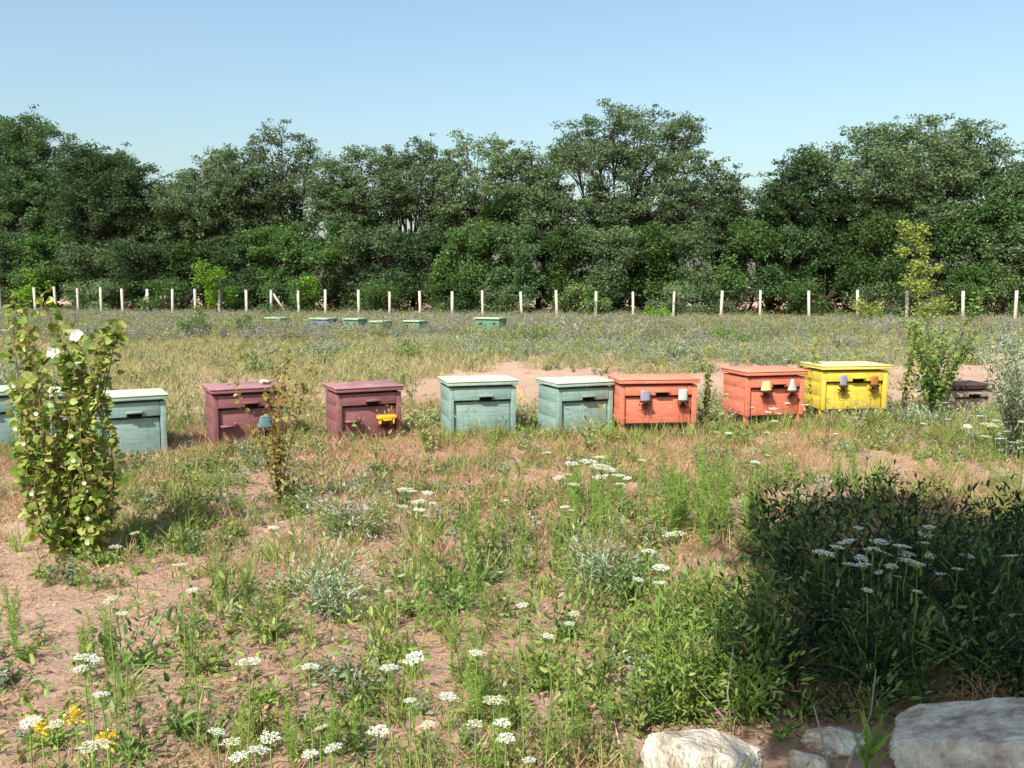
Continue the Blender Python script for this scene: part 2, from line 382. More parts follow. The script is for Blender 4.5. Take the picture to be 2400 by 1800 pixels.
# ------------------------------------------------------------------ trees behind the fence
def clump_leaves(mb, c, rad, n, L, r, flat=0.55, tmpl=LEAF4, up=0.5):
    """a spray of leaves in a flattened ball about c"""
    u = rdir(n, 0, r); q = r.random(n) ** 0.45
    P = np.asarray(c) + u * q[:, None] * np.array([rad, rad, rad * flat])
    A = rdir(n, -0.15, r) * np.array([1, 1, .55]); N = rdir(n, up, r)
    ll = L * r.uniform(.6, 1.35, n)
    leaves(mb, tmpl, P, A, N, ll, ll * r.uniform(.4, .6, n))

def lobes_tree(name, label, lobes, Y, base_px, mat, group=None, per=1.0, leaf=.2, trunk_r=.13, cat='tree', clump_r=.62, seed=1, forks=True, flat=0.5, lpc=74, grow=1.0, spray=0):
    """lobes in photo pixels at distance Y (the tree stands behind the fence line, so Y comes from there)"""
    r = np.random.default_rng(seed)
    base = at_y(base_px, 700, Y); base.z = hz(base.x, Y) - 0.05
    t = thing(name, label, cat, base, 0, group)
    tb = MB(); cr = MB()
    bx = np.array([0, 0, 0.])
    zmin = min(at_y(l[0], l[1] + l[3], Y).z for l in lobes)
    fork = np.array([r.normal() * .15, r.normal() * .2, max(min(1.0, zmin * .9 + .1), min(zmin * .75, 3.5))])
    tb.tube([bx, fork * .5 + r.normal(size=3) * .06, fork], [trunk_r * 1.25, trunk_r, trunk_r * .85], 7)
    for l in lobes:
        px, py, rx, ry = l[:4]; dens = l[4] if len(l) > 4 else 1.0
        c = at_y(px, py, Y); k = Y / F_PX
        cc = np.array([c.x - base.x, r.normal() * .7, c.z - base.z])
        rx *= k * grow; ry *= k * grow; rd = (rx + ry) * .5
        mid = fork * .5 + cc * .5 + np.array([r.normal() * .2, r.normal() * .2, -.1 * abs(cc[0])])
        top = cc + np.array([0, 0, ry * .3])
        tb.tube([fork, mid, cc, top], [trunk_r * .6, trunk_r * .45, trunk_r * .25, trunk_r * .15], 5)
        n = max(5, int(per * dens * 5.2 * rx * ry / (clump_r ** 2)))
        u = rdir(n, 0.15, r); q = r.random(n) ** .38
        cl = cc + u * q[:, None] * np.array([rx, rd, ry])
        for _ in range(spray):       # loose outlying sprays that feather the outline
            u0 = rdir(1, .5, r)[0]; c0 = cc + u0 * np.array([rx, rd, ry]) * r.uniform(1.0, 1.32)
            clump_leaves(cr, c0, r.uniform(.22, .4), int(r.uniform(18, 42)), leaf, r, .4)
            tb.tube([cc + (c0 - cc) * .4, c0], [.018, .006], 3, False)
        for c0 in cl:
            rr = clump_r * r.uniform(.55, 1.25)
            clump_leaves(cr, c0, rr, int(lpc * rr / .62 * r.uniform(.7, 1.2)), leaf, r, flat)
            j = r.uniform(.1, 1)
            s0 = cc * j + mid * (1 - j)
            ts = min(1, trunk_r / .1); tb.tube([s0, (s0 + c0) * .5 + np.array([0, 0, -.08 * ts]), c0], [.03 * ts, .02 * ts, .007 * ts], 3, False)
    tb.build('trunk', M['bark'], t, True)
    cr.build('crown', M[mat], t)
    return t

q = 2400 / 2212
def L(*a): return [tuple(v * q if i < 4 else v for i, v in enumerate(l)) for l in a]
TREES = [
 ('tall dense locust tree at the end of the row beside the leafy white-flowered bush', L((-10, 330, 70, 60), (70, 320, 80, 55), (20, 400, 100, 60), (110, 400, 75, 60), (60, 480, 110, 60), (-40, 500, 80, 80), (60, 285, 30, 22, .6)), 40, 5.5, 'locust_dark', 0),
 ('broad rounded locust tree sloping down to the narrow sky gap', L((190, 390, 70, 55), (260, 400, 70, 60), (310, 420, 45, 45), (230, 470, 90, 55), (190, 345, 40, 26), (290, 490, 60, 60)), 232, 4.5, 'locust_dark', 1),
 ('locust tree with a flat feathery top next to the narrow sky gap', L((410, 400, 45, 35, .8), (470, 370, 50, 40, .85), (430, 460, 70, 45), (490, 440, 55, 50), (400, 510, 60, 40), (480, 510, 70, 45), (520, 390, 40, 45, .9), (375, 430, 36, 40, .9)), 440, 5, 'locust', 2),
 ('thin-topped locust tree with an airy pointed crown full of sky holes', L((620, 310, 45, 32, .5), (590, 350, 50, 40, .6), (660, 350, 45, 40, .55), (570, 410, 55, 45, .9), (640, 420, 60, 45, .75), (590, 480, 70, 40, .9)), 618, 5.5, 'locust', 3),
 ('small round locust tree beside the airy pointed one', L((780, 370, 50, 38, .8), (820, 350, 35, 26, .5), (770, 430, 50, 42), (750, 480, 45, 32, .5), (725, 395, 38, 40, .9), (730, 450, 44, 38, .9), (700, 400, 30, 34, .7)), 772, 5, 'locust', 4),
 ('slim locust tree with a low even crown above the far beehives', L((880, 345, 50, 38, .7), (920, 330, 36, 28, .55), (880, 410, 55, 45, .95), (840, 440, 42, 40, .8), (920, 440, 45, 36, .7), (955, 365, 34, 40, .8), (960, 430, 40, 38, .8), (845, 385, 34, 36, .8)), 890, 5.5, 'locust', 5),
 ('slim locust tree with two thin spires and holes under its crown', L((1010, 330, 32, 30, .55), (1070, 335, 36, 30, .55), (1000, 395, 46, 42, .85), (1060, 400, 48, 40, .75), (1040, 450, 48, 26, .5)), 1032, 5, 'locust', 6),
 ('locust tree leaning on the flank of the tallest tree', L((1150, 350, 36, 34, .8), (1180, 400, 50, 44), (1130, 420, 42, 40, .85), (1170, 460, 50, 34, .6), (1105, 375, 32, 40, .8), (1210, 350, 32, 32, .8)), 1162, 4.8, 'locust', 7),
 ('tallest locust tree of the row with a wide layered crown', L((1240, 310, 48, 38, .85), (1320, 285, 55, 40), (1400, 270, 60, 36, .8), (1460, 300, 45, 40, .75), (1490, 290, 24, 22, .5), (1290, 360, 70, 42), (1400, 350, 75, 45), (1470, 380, 45, 42), (1300, 420, 66, 36, .7), (1410, 430, 66, 45, .9), (1360, 475, 60, 26, .45)), 1310, 5.2, 'locust', 8),
 ('small airy locust tree between the tallest tree and the wide sky gap', L((1540, 400, 42, 38, .75), (1590, 395, 36, 32, .6), (1560, 450, 55, 32, .7), (1500, 460, 50, 36), (1560, 500, 55, 34)), 1540, 4.5, 'locust', 9),
 ('bushy locust tree at the right bank of the wide sky gap', L((1700, 400, 40, 40, .8), (1740, 370, 45, 34, .8), (1740, 440, 70, 50), (1690, 490, 50, 45), (1780, 490, 70, 50)), 1735, 4, 'locust_dark', 10),
 ('huge domed locust tree with feathery top sprays behind the yellowish sapling', L((1810, 360, 60, 44), (1890, 310, 55, 36, .8), (1960, 300, 55, 40, .8), (2050, 290, 60, 32, .65), (2100, 310, 40, 34, .6), (1900, 380, 90, 50), (2020, 370, 95, 52), (2090, 380, 50, 46), (1880, 460, 90, 55), (2000, 460, 90, 55), (2080, 470, 70, 60)), 1960, 4.2, 'locust', 11),
 ('dark locust tree at the end of the row beside the huge domed one', L((2190, 360, 45, 36, .8), (2230, 400, 60, 60), (2170, 430, 60, 50), (2220, 490, 70, 55), (2140, 500, 60, 50)), 2185, 3.6, 'locust_dark', 12),
]
built = []
for lab, lob, bpx, back, mat, i in TREES:
    rl = np.random.default_rng(900 + i)
    for a in range(7):
        lob.append(((bpx + rl.uniform(-80, 80)) * q, rl.uniform(420, 520) * q, 34 * q, 24 * q, .6 if not 3 <= i <= 9 else .38))
    Y = fence_pt(bpx * q, back).y
    if 3 <= i <= 9: lob = [l[:4] + ((l[4] if len(l) > 4 else 1) * .78,) for l in lob]
    tr_ = lobes_tree('locust_tree', lab, lob, Y, bpx * q, mat, 'locust trees behind the fence', per=1.15, leaf=.145, seed=100 + i, lpc=165, grow=1.2, spray=9, clump_r=.56, flat=.6)
    built.append(tr_)
# the row goes on past both edges of the picture
for px, j, lab in [(-170, 8, 'beyond the tall dense end tree'), (-400, 10, 'beyond the tall dense end tree'), (-650, 11, 'beyond the tall dense end tree'), (-900, 2, 'beyond the tall dense end tree'), (2590, 8, 'beyond the dark end tree'), (2830, 1, 'beyond the dark end tree'), (3080, 11, 'beyond the dark end tree')]:
    p = fence_pt(px, 5)
    copy_tree(built[j], (p.x, p.y, hz(p.x, p.y) - .05), random.uniform(0, 6.28), 'locust tree continuing the row ' + lab, 'locust trees behind the fence', random.uniform(.9, 1.1))

SCRUB = {}
# scrub under the trees: bushes one beside the other
def scrub(px, top, wpx, back, mat, label, i, bottom=700, group='bushes under the locust trees', per=1.7, leaf=.145, name='bush'):
    Y = fence_pt(px, back).y
    mid = (top + bottom) / 2; hh = (bottom - top) / 2
    k = Y / F_PX; key = name + group; pool = SCRUB.setdefault(key, [])
    if len(pool) >= 9:          # later bushes reuse the foliage meshes, turned and rescaled
        src, h0, w0 = random.choice(pool)
        b = at_y(px, 700, Y)
        o = copy_tree(src, (b.x, Y, hz(b.x, Y) - .05), random.uniform(0, 6.28), label, group)
        o.scale = (wpx * k / w0 * random.uniform(.95, 1.15),) * 2 + (at_y(px, top, Y).z / h0,)
        return o
    r = np.random.default_rng(500 + i)
    lob = []
    for a in range(4):
        lob.append((px + (a - 1.5) * wpx * .48 + r.normal() * 6, top + hh * r.uniform(.35, .6), wpx * .42, hh * .48))
    for a in range(4):
        lob.append((px + (a - 1.5) * wpx * .5 + r.normal() * 6, bottom - hh * r.uniform(.3, .6), wpx * .4, hh * .5))
    t = lobes_tree(name, label, lob, Y, px, mat, group, per=per, leaf=leaf, trunk_r=.06, cat='bush', clump_r=.52, seed=700 + i, flat=.7, lpc=150, grow=1.12)
    pool.append((t, at_y(px, top, Y).z, wpx * k))
    return t

tops = [545, 560, 575, 590, 580, 560, 555, 565, 545, 548, 552, 545, 550, 556, 548, 545, 560, 540, 550, 530, 540, 545, 540]
k = 0
for j, tp in enumerate(tops):
    px = 20 + j * 107 + random.uniform(-14, 14)
    scrub(px, tp + random.uniform(-22, 14), 62, 2.6 + random.uniform(0, .8), random.choice(['scrub', 'scrub', 'locust_dark', 'locust']),
          'dense deep green bush in the thicket between fence and locust trees', k); k += 1
# taller scrub between the trunks, behind the first bushes
for j in range(21):
    px = 10 + j * 119 + random.uniform(-20, 20)
    scrub(px, (520 if (px < 650 or px > 1650) else 545) + random.uniform(-75, 10), 70, 5.6 + random.uniform(0, 1), random.choice(['locust', 'locust_dark', 'scrub']),
          'tall dark scrub filling the space between the locust trunks', 30 + j, 715, 'scrub between the locust trunks', per=1.3)
for px in list(range(-1000, -40, 105)) + list(range(2470, 3200, 105)):
    scrub(px, 555 + random.uniform(-50, 14), 66, 3.2 + random.uniform(0, 2.5), 'scrub', 'dense deep green bush in the thicket between fence and locust trees', 0)
# dim growth behind the fence line, low
for j in range(15):
    px = 60 + j * 165 + random.uniform(-40, 40)
    scrub(px, 660 + random.uniform(-10, 14), 46, 1.2 + random.uniform(0, .7), random.choice(['herb_dark', 'locust_dark', 'scrub', 'locust']),
          'low straggling bush at the foot of the thicket behind the fence posts', 60 + j, 735, 'low bushes behind the fence', per=.42, leaf=.12)

# ------------------------------------------------------------------ beehives
FOOT = []      # ground footprints that the ground cover keeps clear of
def lathe(mb, prof, cx, cy, k=12, sy=1.0):
    an = np.arange(k) * 2 * math.pi / k
    V = np.array([(cx + r * math.cos(a), cy + sy * r * math.sin(a), z) for r, z in prof for a in an])
    n = len(prof); i = np.arange(n - 1)[:, None] * k; j = np.arange(k)[None]; j2 = (j + 1) % k
    base = mb.n
    mb.add(V, np.stack([i + j, i + j2, i + k + j2, i + k + j], -1).reshape(-1, 4))
    mb.F.setdefault(k, []).append(np.array([np.arange(k)[::-1] + base, np.arange(k) + base + (n - 1) * k]))

def hive(name, label, px, base, a, Wd, H, D, leg, mat, lid, extra=None, group=None, dots=False, cover=None):
    p = at(px, base)
    ra = R(a)
    t = thing(name, label, 'beehive', (p.x, p.y, hz(p.x, p.y)), ra, group)
    FOOT.append((p.x - math.sin(ra) * D / 2, p.y + math.cos(ra) * D / 2, ra, Wd / 2 + .02, D / 2 + .02))
    m = M[mat]; ml = M[lid]
    w = Wd / 2 - .025; lt = .052; zt = H - lt; zb = leg
    y0, y1 = .025, D - .03
    # inner box, set back a little behind boards and frame
    b = MB(); b.box(-w + .06, w - .06, y0 + .11, y1 - .06, zb + .012, zt - .001); b.build('body', m, t)
    fl = MB(); fl.box(-w + .02, w - .02, y0 + .03, y1 - .02, zb - .004, zb + .01); fl.build('floor_board', m, t)
    # side and back walls of three boards each, joints open by a few millimetres
    nb = 3; bh = (zt - zb) / nb
    for i in range(nb):
        za, zc = zb + i * bh + .0006, zb + (i + 1) * bh - .0006 - (.022 if i == nb - 1 else 0)
        for sx in (-1, 1):
            bb = MB(); off = random.uniform(-.0012, .0012)
            x0 = sx * (w - .018) + off; x1 = sx * (w + .002) + off
            bb.box(min(x0, x1), max(x0, x1), y0 + .024, y1 - .02, za, zc); bb.build('side_board', m, t, bevel=.0015)
        bb = MB(); bb.box(-w, w, y1 - .018, y1 + .004, za, zc); bb.build('back_board', m, t, bevel=.003)
    # front: two corner posts, a deep top rail and a low rail stand proud of the panel
    for sx in (-1, 1):
        cp = MB(); x0, x1 = sx * (w - .05), sx * (w + .006)
        cp.box(min(x0, x1), max(x0, x1), 0, y0 + .022, zb - .006, zt - .024); cp.build('corner_post', m, t, bevel=.004)
    rail = .30 * (zt - zb)
    r_ = MB(); r_.box(-w + .052, w - .052, -.004, y0 + .018, zt - rail, zt - .026); r_.build('top_rail', m, t, bevel=.004)
    zp = zt - rail - .024
    pb = MB(); pb.box(-w + .058, w - .058, y0 + .008, y0 + .022, zb + .001, zp - .001); pb.build('front_panel', m, t, bevel=.003)
    # grip block on the rail with the dark flight slot beneath it
    gx = .04 * Wd
    g = MB(); g.box(gx - .08, gx + .08, -.045, -.006, zp + .06, zp + .085); g.build('grip', m, t, bevel=.005)
    g = MB(); g.box(gx - .072, gx + .072, -.008, -.001, zp + .018, zp + .056); g.build('flight_slot', M['slot'], t)
    # lid with an overhang and a thin cover sheet
    ld = MB(); ld.box(-Wd / 2, Wd / 2, -.038, D, zt, H - .012); lo = ld.build('lid', ml, t, bevel=.006)
    cs = MB(); cs.box(-Wd / 2 - .008, Wd / 2 + .008, -.046, D + .01, H - .0125, H); cs.build('cover_sheet', M.get(mat + '_cover', ml), lo, bevel=.004)
    for sx in (-1, 1):
        for yy in (.035, D - .085):
            lg = MB(); x0, x1 = sx * (w - .055), sx * (w - .003)
            lg.box(min(x0, x1), max(x0, x1), yy, yy + .05, -.08, zb - .001 if leg > .02 else .03); lg.build('leg', m, t, bevel=.003)
    if extra: extra(t, w, zb, zt, zp)
    return t

def cup(t, x, z0, z1, r0, r1, mat, bees=True):
    c = MB(); lathe(c, [(r0, z0), (r0 * 1.02, z0 + .012), (r1 * 1.02, z1 - .014), (r1 * .9, z1)], x, -.03, 16, .34); co = c.build('feeder_cup', M[mat], t, True)
    s = MB(); s.box(x - r0 * 1.05, x + r0 * 1.05, -.075, -.006, z0 - .016, z0 - .002); s.build('landing_shelf', M['bees'] if bees else M[mat], t)
    if bees:
        rr = np.random.default_rng(int(abs(x) * 1000) + 5); b = MB()
        n = 90; P = np.stack([x + rr.normal(0, .032, n), np.full(n, -.012) - rr.random(n) * .02, z0 - .03 - np.abs(rr.normal(0, .045, n))], 1)
        leaves(b, LEAF4, P, rdir(n, 0, rr), np.tile([0, -1., .3], (n, 1)), .022, .012)
        o = b.build('bees', M['bees'], t); o['kind'] = 'stuff'

def ex_orange1(t, w, zb, zt, zp):
    cup(t, -.16, .43, .55, .056, .054, 'cup_grey'); cup(t, .27, .43, .56, .052, .05, 'cup_white')
def ex_orange2(t, w, zb, zt, zp):
    cup(t, -.14, .47, .58, .07, .052, 'cup_cream'); cup(t, .2, .46, .60, .06, .02, 'cup_white')
def ex_yellow(t, w, zb, zt, zp):
    cup(t, -.17, .44, .57, .046, .045, 'cup_grey'); cup(t, .24, .44, .55, .05, .046, 'cup_brown')
def ex_maroon1(t, w, zb, zt, zp):
    s = MB(); s.box(-.29, -.13, -.05, .026, zb + .17, zb + .186); s.box(-.146, -.13, -.045, .026, zb + .186, zb + .22); s.build('landing_shelf', M['maroon'], t)
    cup(t, .17, zb + .14, zb + .27, .085, .05, 'cup_blue')
def ex_maroon2(t, w, zb, zt, zp):
    s = MB(); s.box(-.28, -.12, -.05, .026, zb + .17, zb + .186); s.box(-.136, -.12, -.045, .026, zb + .186, zb + .22); s.build('landing_shelf', M['maroon'], t)
    e = MB(); e.box(.08, .29, -.05, .026, zb + .185, zb + .225); e.box(.10, .12, -.045, .026, zb + .13, zb + .184); e.box(.25, .27, -.045, .026, zb + .13, zb + .184); e.box(.14, .235, -.052, .02, zb + .165, zb + .184)
    e.build('entrance_block', M['entrance_yellow'], t, bevel=.003)
    rr = np.random.default_rng(8); b = MB(); n = 120
    P = np.stack([.19 + rr.normal(0, .05, n), -.0 + rr.random(n) * .02, zb + .12 - np.abs(rr.normal(0, .03, n))], 1)
    leaves(b, LEAF4, P, rdir(n, 0, rr), np.tile([0, -1., .3], (n, 1)), .022, .012)
    o = b.build('bees', M['bees'], t); o['kind'] = 'stuff'

G = 'beehives in the near row'
hive('beehive', 'teal beehive with pale lid at the end of the row, beyond the leafy white-flowered bush', -42, 1062, 26, .74, .655, .56, .03, 'teal', 'teal_lid', None, G)
hive('beehive', 'teal beehive almost hidden by the leafy white-flowered bush', 178, 1042, 22, .5, .60, .5, .03, 'teal', 'teal_lid', None, G)
hive('beehive', 'teal beehive half covered by the leafy white-flowered bush, facing the maroon ones', 312, 1064, 28, .70, .645, .56, .03, 'teal', 'teal_lid', None, G)
hive('beehive', 'maroon beehive with a white stone on its lid, behind the dry leafy stalk', 584, 1042, 27, .76, .63, .56, .05, 'maroon', 'maroon_lid', ex_maroon1, G)
hive('beehive', 'maroon beehive with a yellow entrance block low on its front', 868, 1032, 25, .76, .60, .56, .05, 'maroon', 'maroon_lid', ex_maroon2, G)
hive('beehive', 'teal beehive with pale lid standing beside the maroon hive with the yellow block', 1132, 1027, 15, .80, .635, .58, .03, 'teal', 'teal_lid', None, G)
hive('beehive', 'teal beehive touching the orange hive with grey and white cups', 1372, 1020, 22, .74, .63, .58, .04, 'teal', 'teal_lid', None, G)
hive('beehive', 'orange beehive with a grey and a white cup on its front', 1542, 1024, 6, .92, .675, .56, .17, 'orange', 'orange_lid', ex_orange1, G)
hive('beehive', 'orange beehive with a cream cup and a white cone, tall legs showing', 1815, 1006, 14, .80, .70, .62, .17, 'orange', 'orange_lid', ex_orange2, G)
hive('beehive', 'yellow beehive with brown stained front at the end of the painted row', 2000, 992, 8, .90, .685, .56, .14, 'yellow', 'yellow_lid', ex_yellow, G)
hive('beehive', 'low weathered grey-brown beehive with a dark lid, behind white umbel flowers', 2276, 978, 8, .62, .43, .5, .02, 'weathered', 'dark_lid', None, G)

# the second row, far off in front of the fence
def far_hive(label, px, base, top, wpx, a, mat):
    p = at(px, base); k = p.y / F_PX
    H = at_y(px, top + 5, p.y).z; Wd = wpx * k; D = .5
    t = thing('beehive', label, 'beehive', (p.x, p.y, hz(p.x, p.y)), R(a), 'far beehives before the fence')
    FOOT.append((p.x, p.y + .25, R(a), Wd / 2, .3))
    b = MB(); b.box(-Wd / 2, Wd / 2, 0, D, .06, H - .05); b.build('body', M[mat], t, bevel=.005)
    l = MB(); l.box(-Wd / 2 - .03, Wd / 2 + .03, -.05, D + .03, H - .05, H); l.build('lid', M['farlid'], t, bevel=.006)
    for x in (-.28 * Wd, .28 * Wd):
        s = MB(); s.box(x - .05, x + .05, -.012, .0, H - .24, H - .16); s.build('flight_slot', M['slot'], t)
    for sx in (-1, 1):
        for yy in (.04, D - .1):
            lg = MB(); x0 = sx * (Wd / 2 - .05); lg.box(x0 - .03, x0 + .03, yy, yy + .06, -.08, .06); lg.build('leg', M[mat], t)
far_hive('small pale green far beehive under the braced fence post', 640, 776, 738, 46, -30, 'fargreen')
far_hive('blue-grey far beehive, the only blue one before the fence', 748, 782, 741, 52, -30, 'farblue')
far_hive('small green far beehive next to the blue-grey one', 823, 784, 742, 42, -28, 'fargreen')
far_hive('pale green far beehive sunk deep in the grey herbs', 883, 790, 748, 36, -28, 'fargreen')
far_hive('dull green far beehive between the sunken one and the wide one', 965, 786, 745, 44, -28, 'fargreen')
far_hive('wide mint green far beehive with a long pale lid', 1142, 790, 740, 64, -28, 'fargreen')

# ------------------------------------------------------------------ stones
def stone_mesh(name, sx, sy, sz, seed, sub=5):
    import bmesh
    r = np.random.default_rng(seed)
    bm = bmesh.new(); bmesh.ops.create_icosphere(bm, subdivisions=sub, radius=1)
    me = bpy.data.meshes.new(name); bm.to_mesh(me); bm.free()
    V = np.empty(len(me.vertices) * 3, np.float32); me.vertices.foreach_get('co', V); V = V.reshape(-1, 3).astype(float)
    # cut by random planes for flat broken faces
    for _ in range(20 if sub > 2 else 9):
        n = r.normal(size=3); n /= np.linalg.norm(n); d = r.uniform(.5, .84)
        e = V @ n - d; V -= np.clip(e, 0, None)[:, None] * n * .97
    nn = fbm(V[:, 0] * 3 + seed, V[:, 1] * 3 + V[:, 2] * 2.3, seed, 4) - .5
    n2 = fbm(V[:, 0] * 11 + seed, V[:, 1] * 11 + V[:, 2] * 9, seed + 9, 3) - .5
    n3 = np.abs(fbm(V[:, 0] * 5 + 3 * seed, V[:, 1] * 5 - V[:, 2] * 4, seed + 21, 3) - .5)
    V *= (1 + .12 * nn + .06 * n2 - .10 * np.clip(.06 - n3, 0, 1) / .06 * (1 if sub > 2 else 0) * .35)[:, None]
    V *= np.array([sx, sy, sz])
    me.vertices.foreach_set('co', V.astype(np.float32).ravel()); me.update()
    me.materials.append(M['stone'])
    return me
STONES = [
 ('flat pale limestone block lit by sun beside the tall green weeds', (.68, 2.98), (.30, .22, .14), 8, 3),
 ('large slanted limestone slab dappled with light under the tree shade', (1.68, 2.95), (.54, .27, .23), -12, 4),
 ('small tan rock wedged between the two big limestone blocks', (1.02, 2.94), (.10, .09, .07), 30, 5),
 ('dark shaded rock behind the dry twig', (1.18, 3.12), (.16, .10, .08), -8, 6),
 ('broken grey rock lying under the large slanted slab', (1.30, 2.70), (.22, .12, .09), 14, 8),
]
for lab, (x, y), (a, b, c), rz, sd in STONES:
    o = obj('limestone_rock', stone_mesh('limestone_rock', a, b, c, sd), M['stone'], smooth=False)
    o.location = (x, y, hz(x, y) + c * (.3 if sd == 4 else .15)); o.rotation_euler = (R(-6), R(-9 if sd == 4 else 3), R(rz))
    tag(o, lab, 'rock', 'limestone rocks at the shade edge'); FOOT.append((x, y, R(rz), a * .8, b * .8))
# white stone on the maroon hive's lid
p = at(584, 1042)
o = obj('white_stone', stone_mesh('white_stone', .085, .06, .035, 12, 3), M['stone']); o.data.materials[0] = M['cup_white']
ra = R(27); lx, ly = .24, .22
o.location = (p.x + lx * math.cos(ra) - ly * math.sin(ra), p.y + lx * math.sin(ra) + ly * math.cos(ra), hz(p.x, p.y) + .63 + .024)
tag(o, 'white stone lying on the lid of a maroon beehive', 'stone')

# dry twig rising between the rocks
t = thing('dry_twig', 'dry forked grey twig sticking up between the limestone rocks', 'twig', (1.07, 2.8, 0))
for pts, rad in (([(0, 0, 0), (-.02, .03, .13), (-.06, .06, .30)], (.006, .0045, .002)), ([(0, 0, .02), (.07, .03, .16), (.13, .06, .27), (.15, .08, .42)], (.006, .005, .003, .0015)), ([(0, 0, .01), (.08, -.02, .07), (.14, 0, .11)], (.005, .004, .002))):
    b = MB(); b.tube(pts, rad, 5); b.build('branch', M['twig'], t, True)
t = thing('dry_twig', 'thin dry bent stalk beside the flat sunlit limestone block', 'twig', (.83, 3.2, 0))
for pts, rad in (([(0, 0, 0), (-.02, .02, .18), (.0, .03, .36)], (.004, .003, .0015)), ([(.02, 0, 0), (-.05, .02, .10), (-.12, .05, .17)], (.004, .003, .0015))):
    b = MB(); b.tube(pts, rad, 5); b.build('branch', M['twig'], t, True)

# ------------------------------------------------------------------ plants that stand out singly
def stem_path(h, lean, r, n=5):
    t = np.linspace(0, 1, n)
    return np.stack([lean[0] * t ** 1.6 * h, lean[1] * t ** 1.6 * h, t * h], 1) + np.concatenate([[[0, 0, 0]], r.normal(0, .012 * h, (n - 1, 3)) * [1, 1, .2]])

def along(P, u):
    n = len(P) - 1; i = np.clip((u * n).astype(int), 0, n - 1); f = u * n - i
    return P[i] * (1 - f)[:, None] + P[i + 1] * f[:, None]

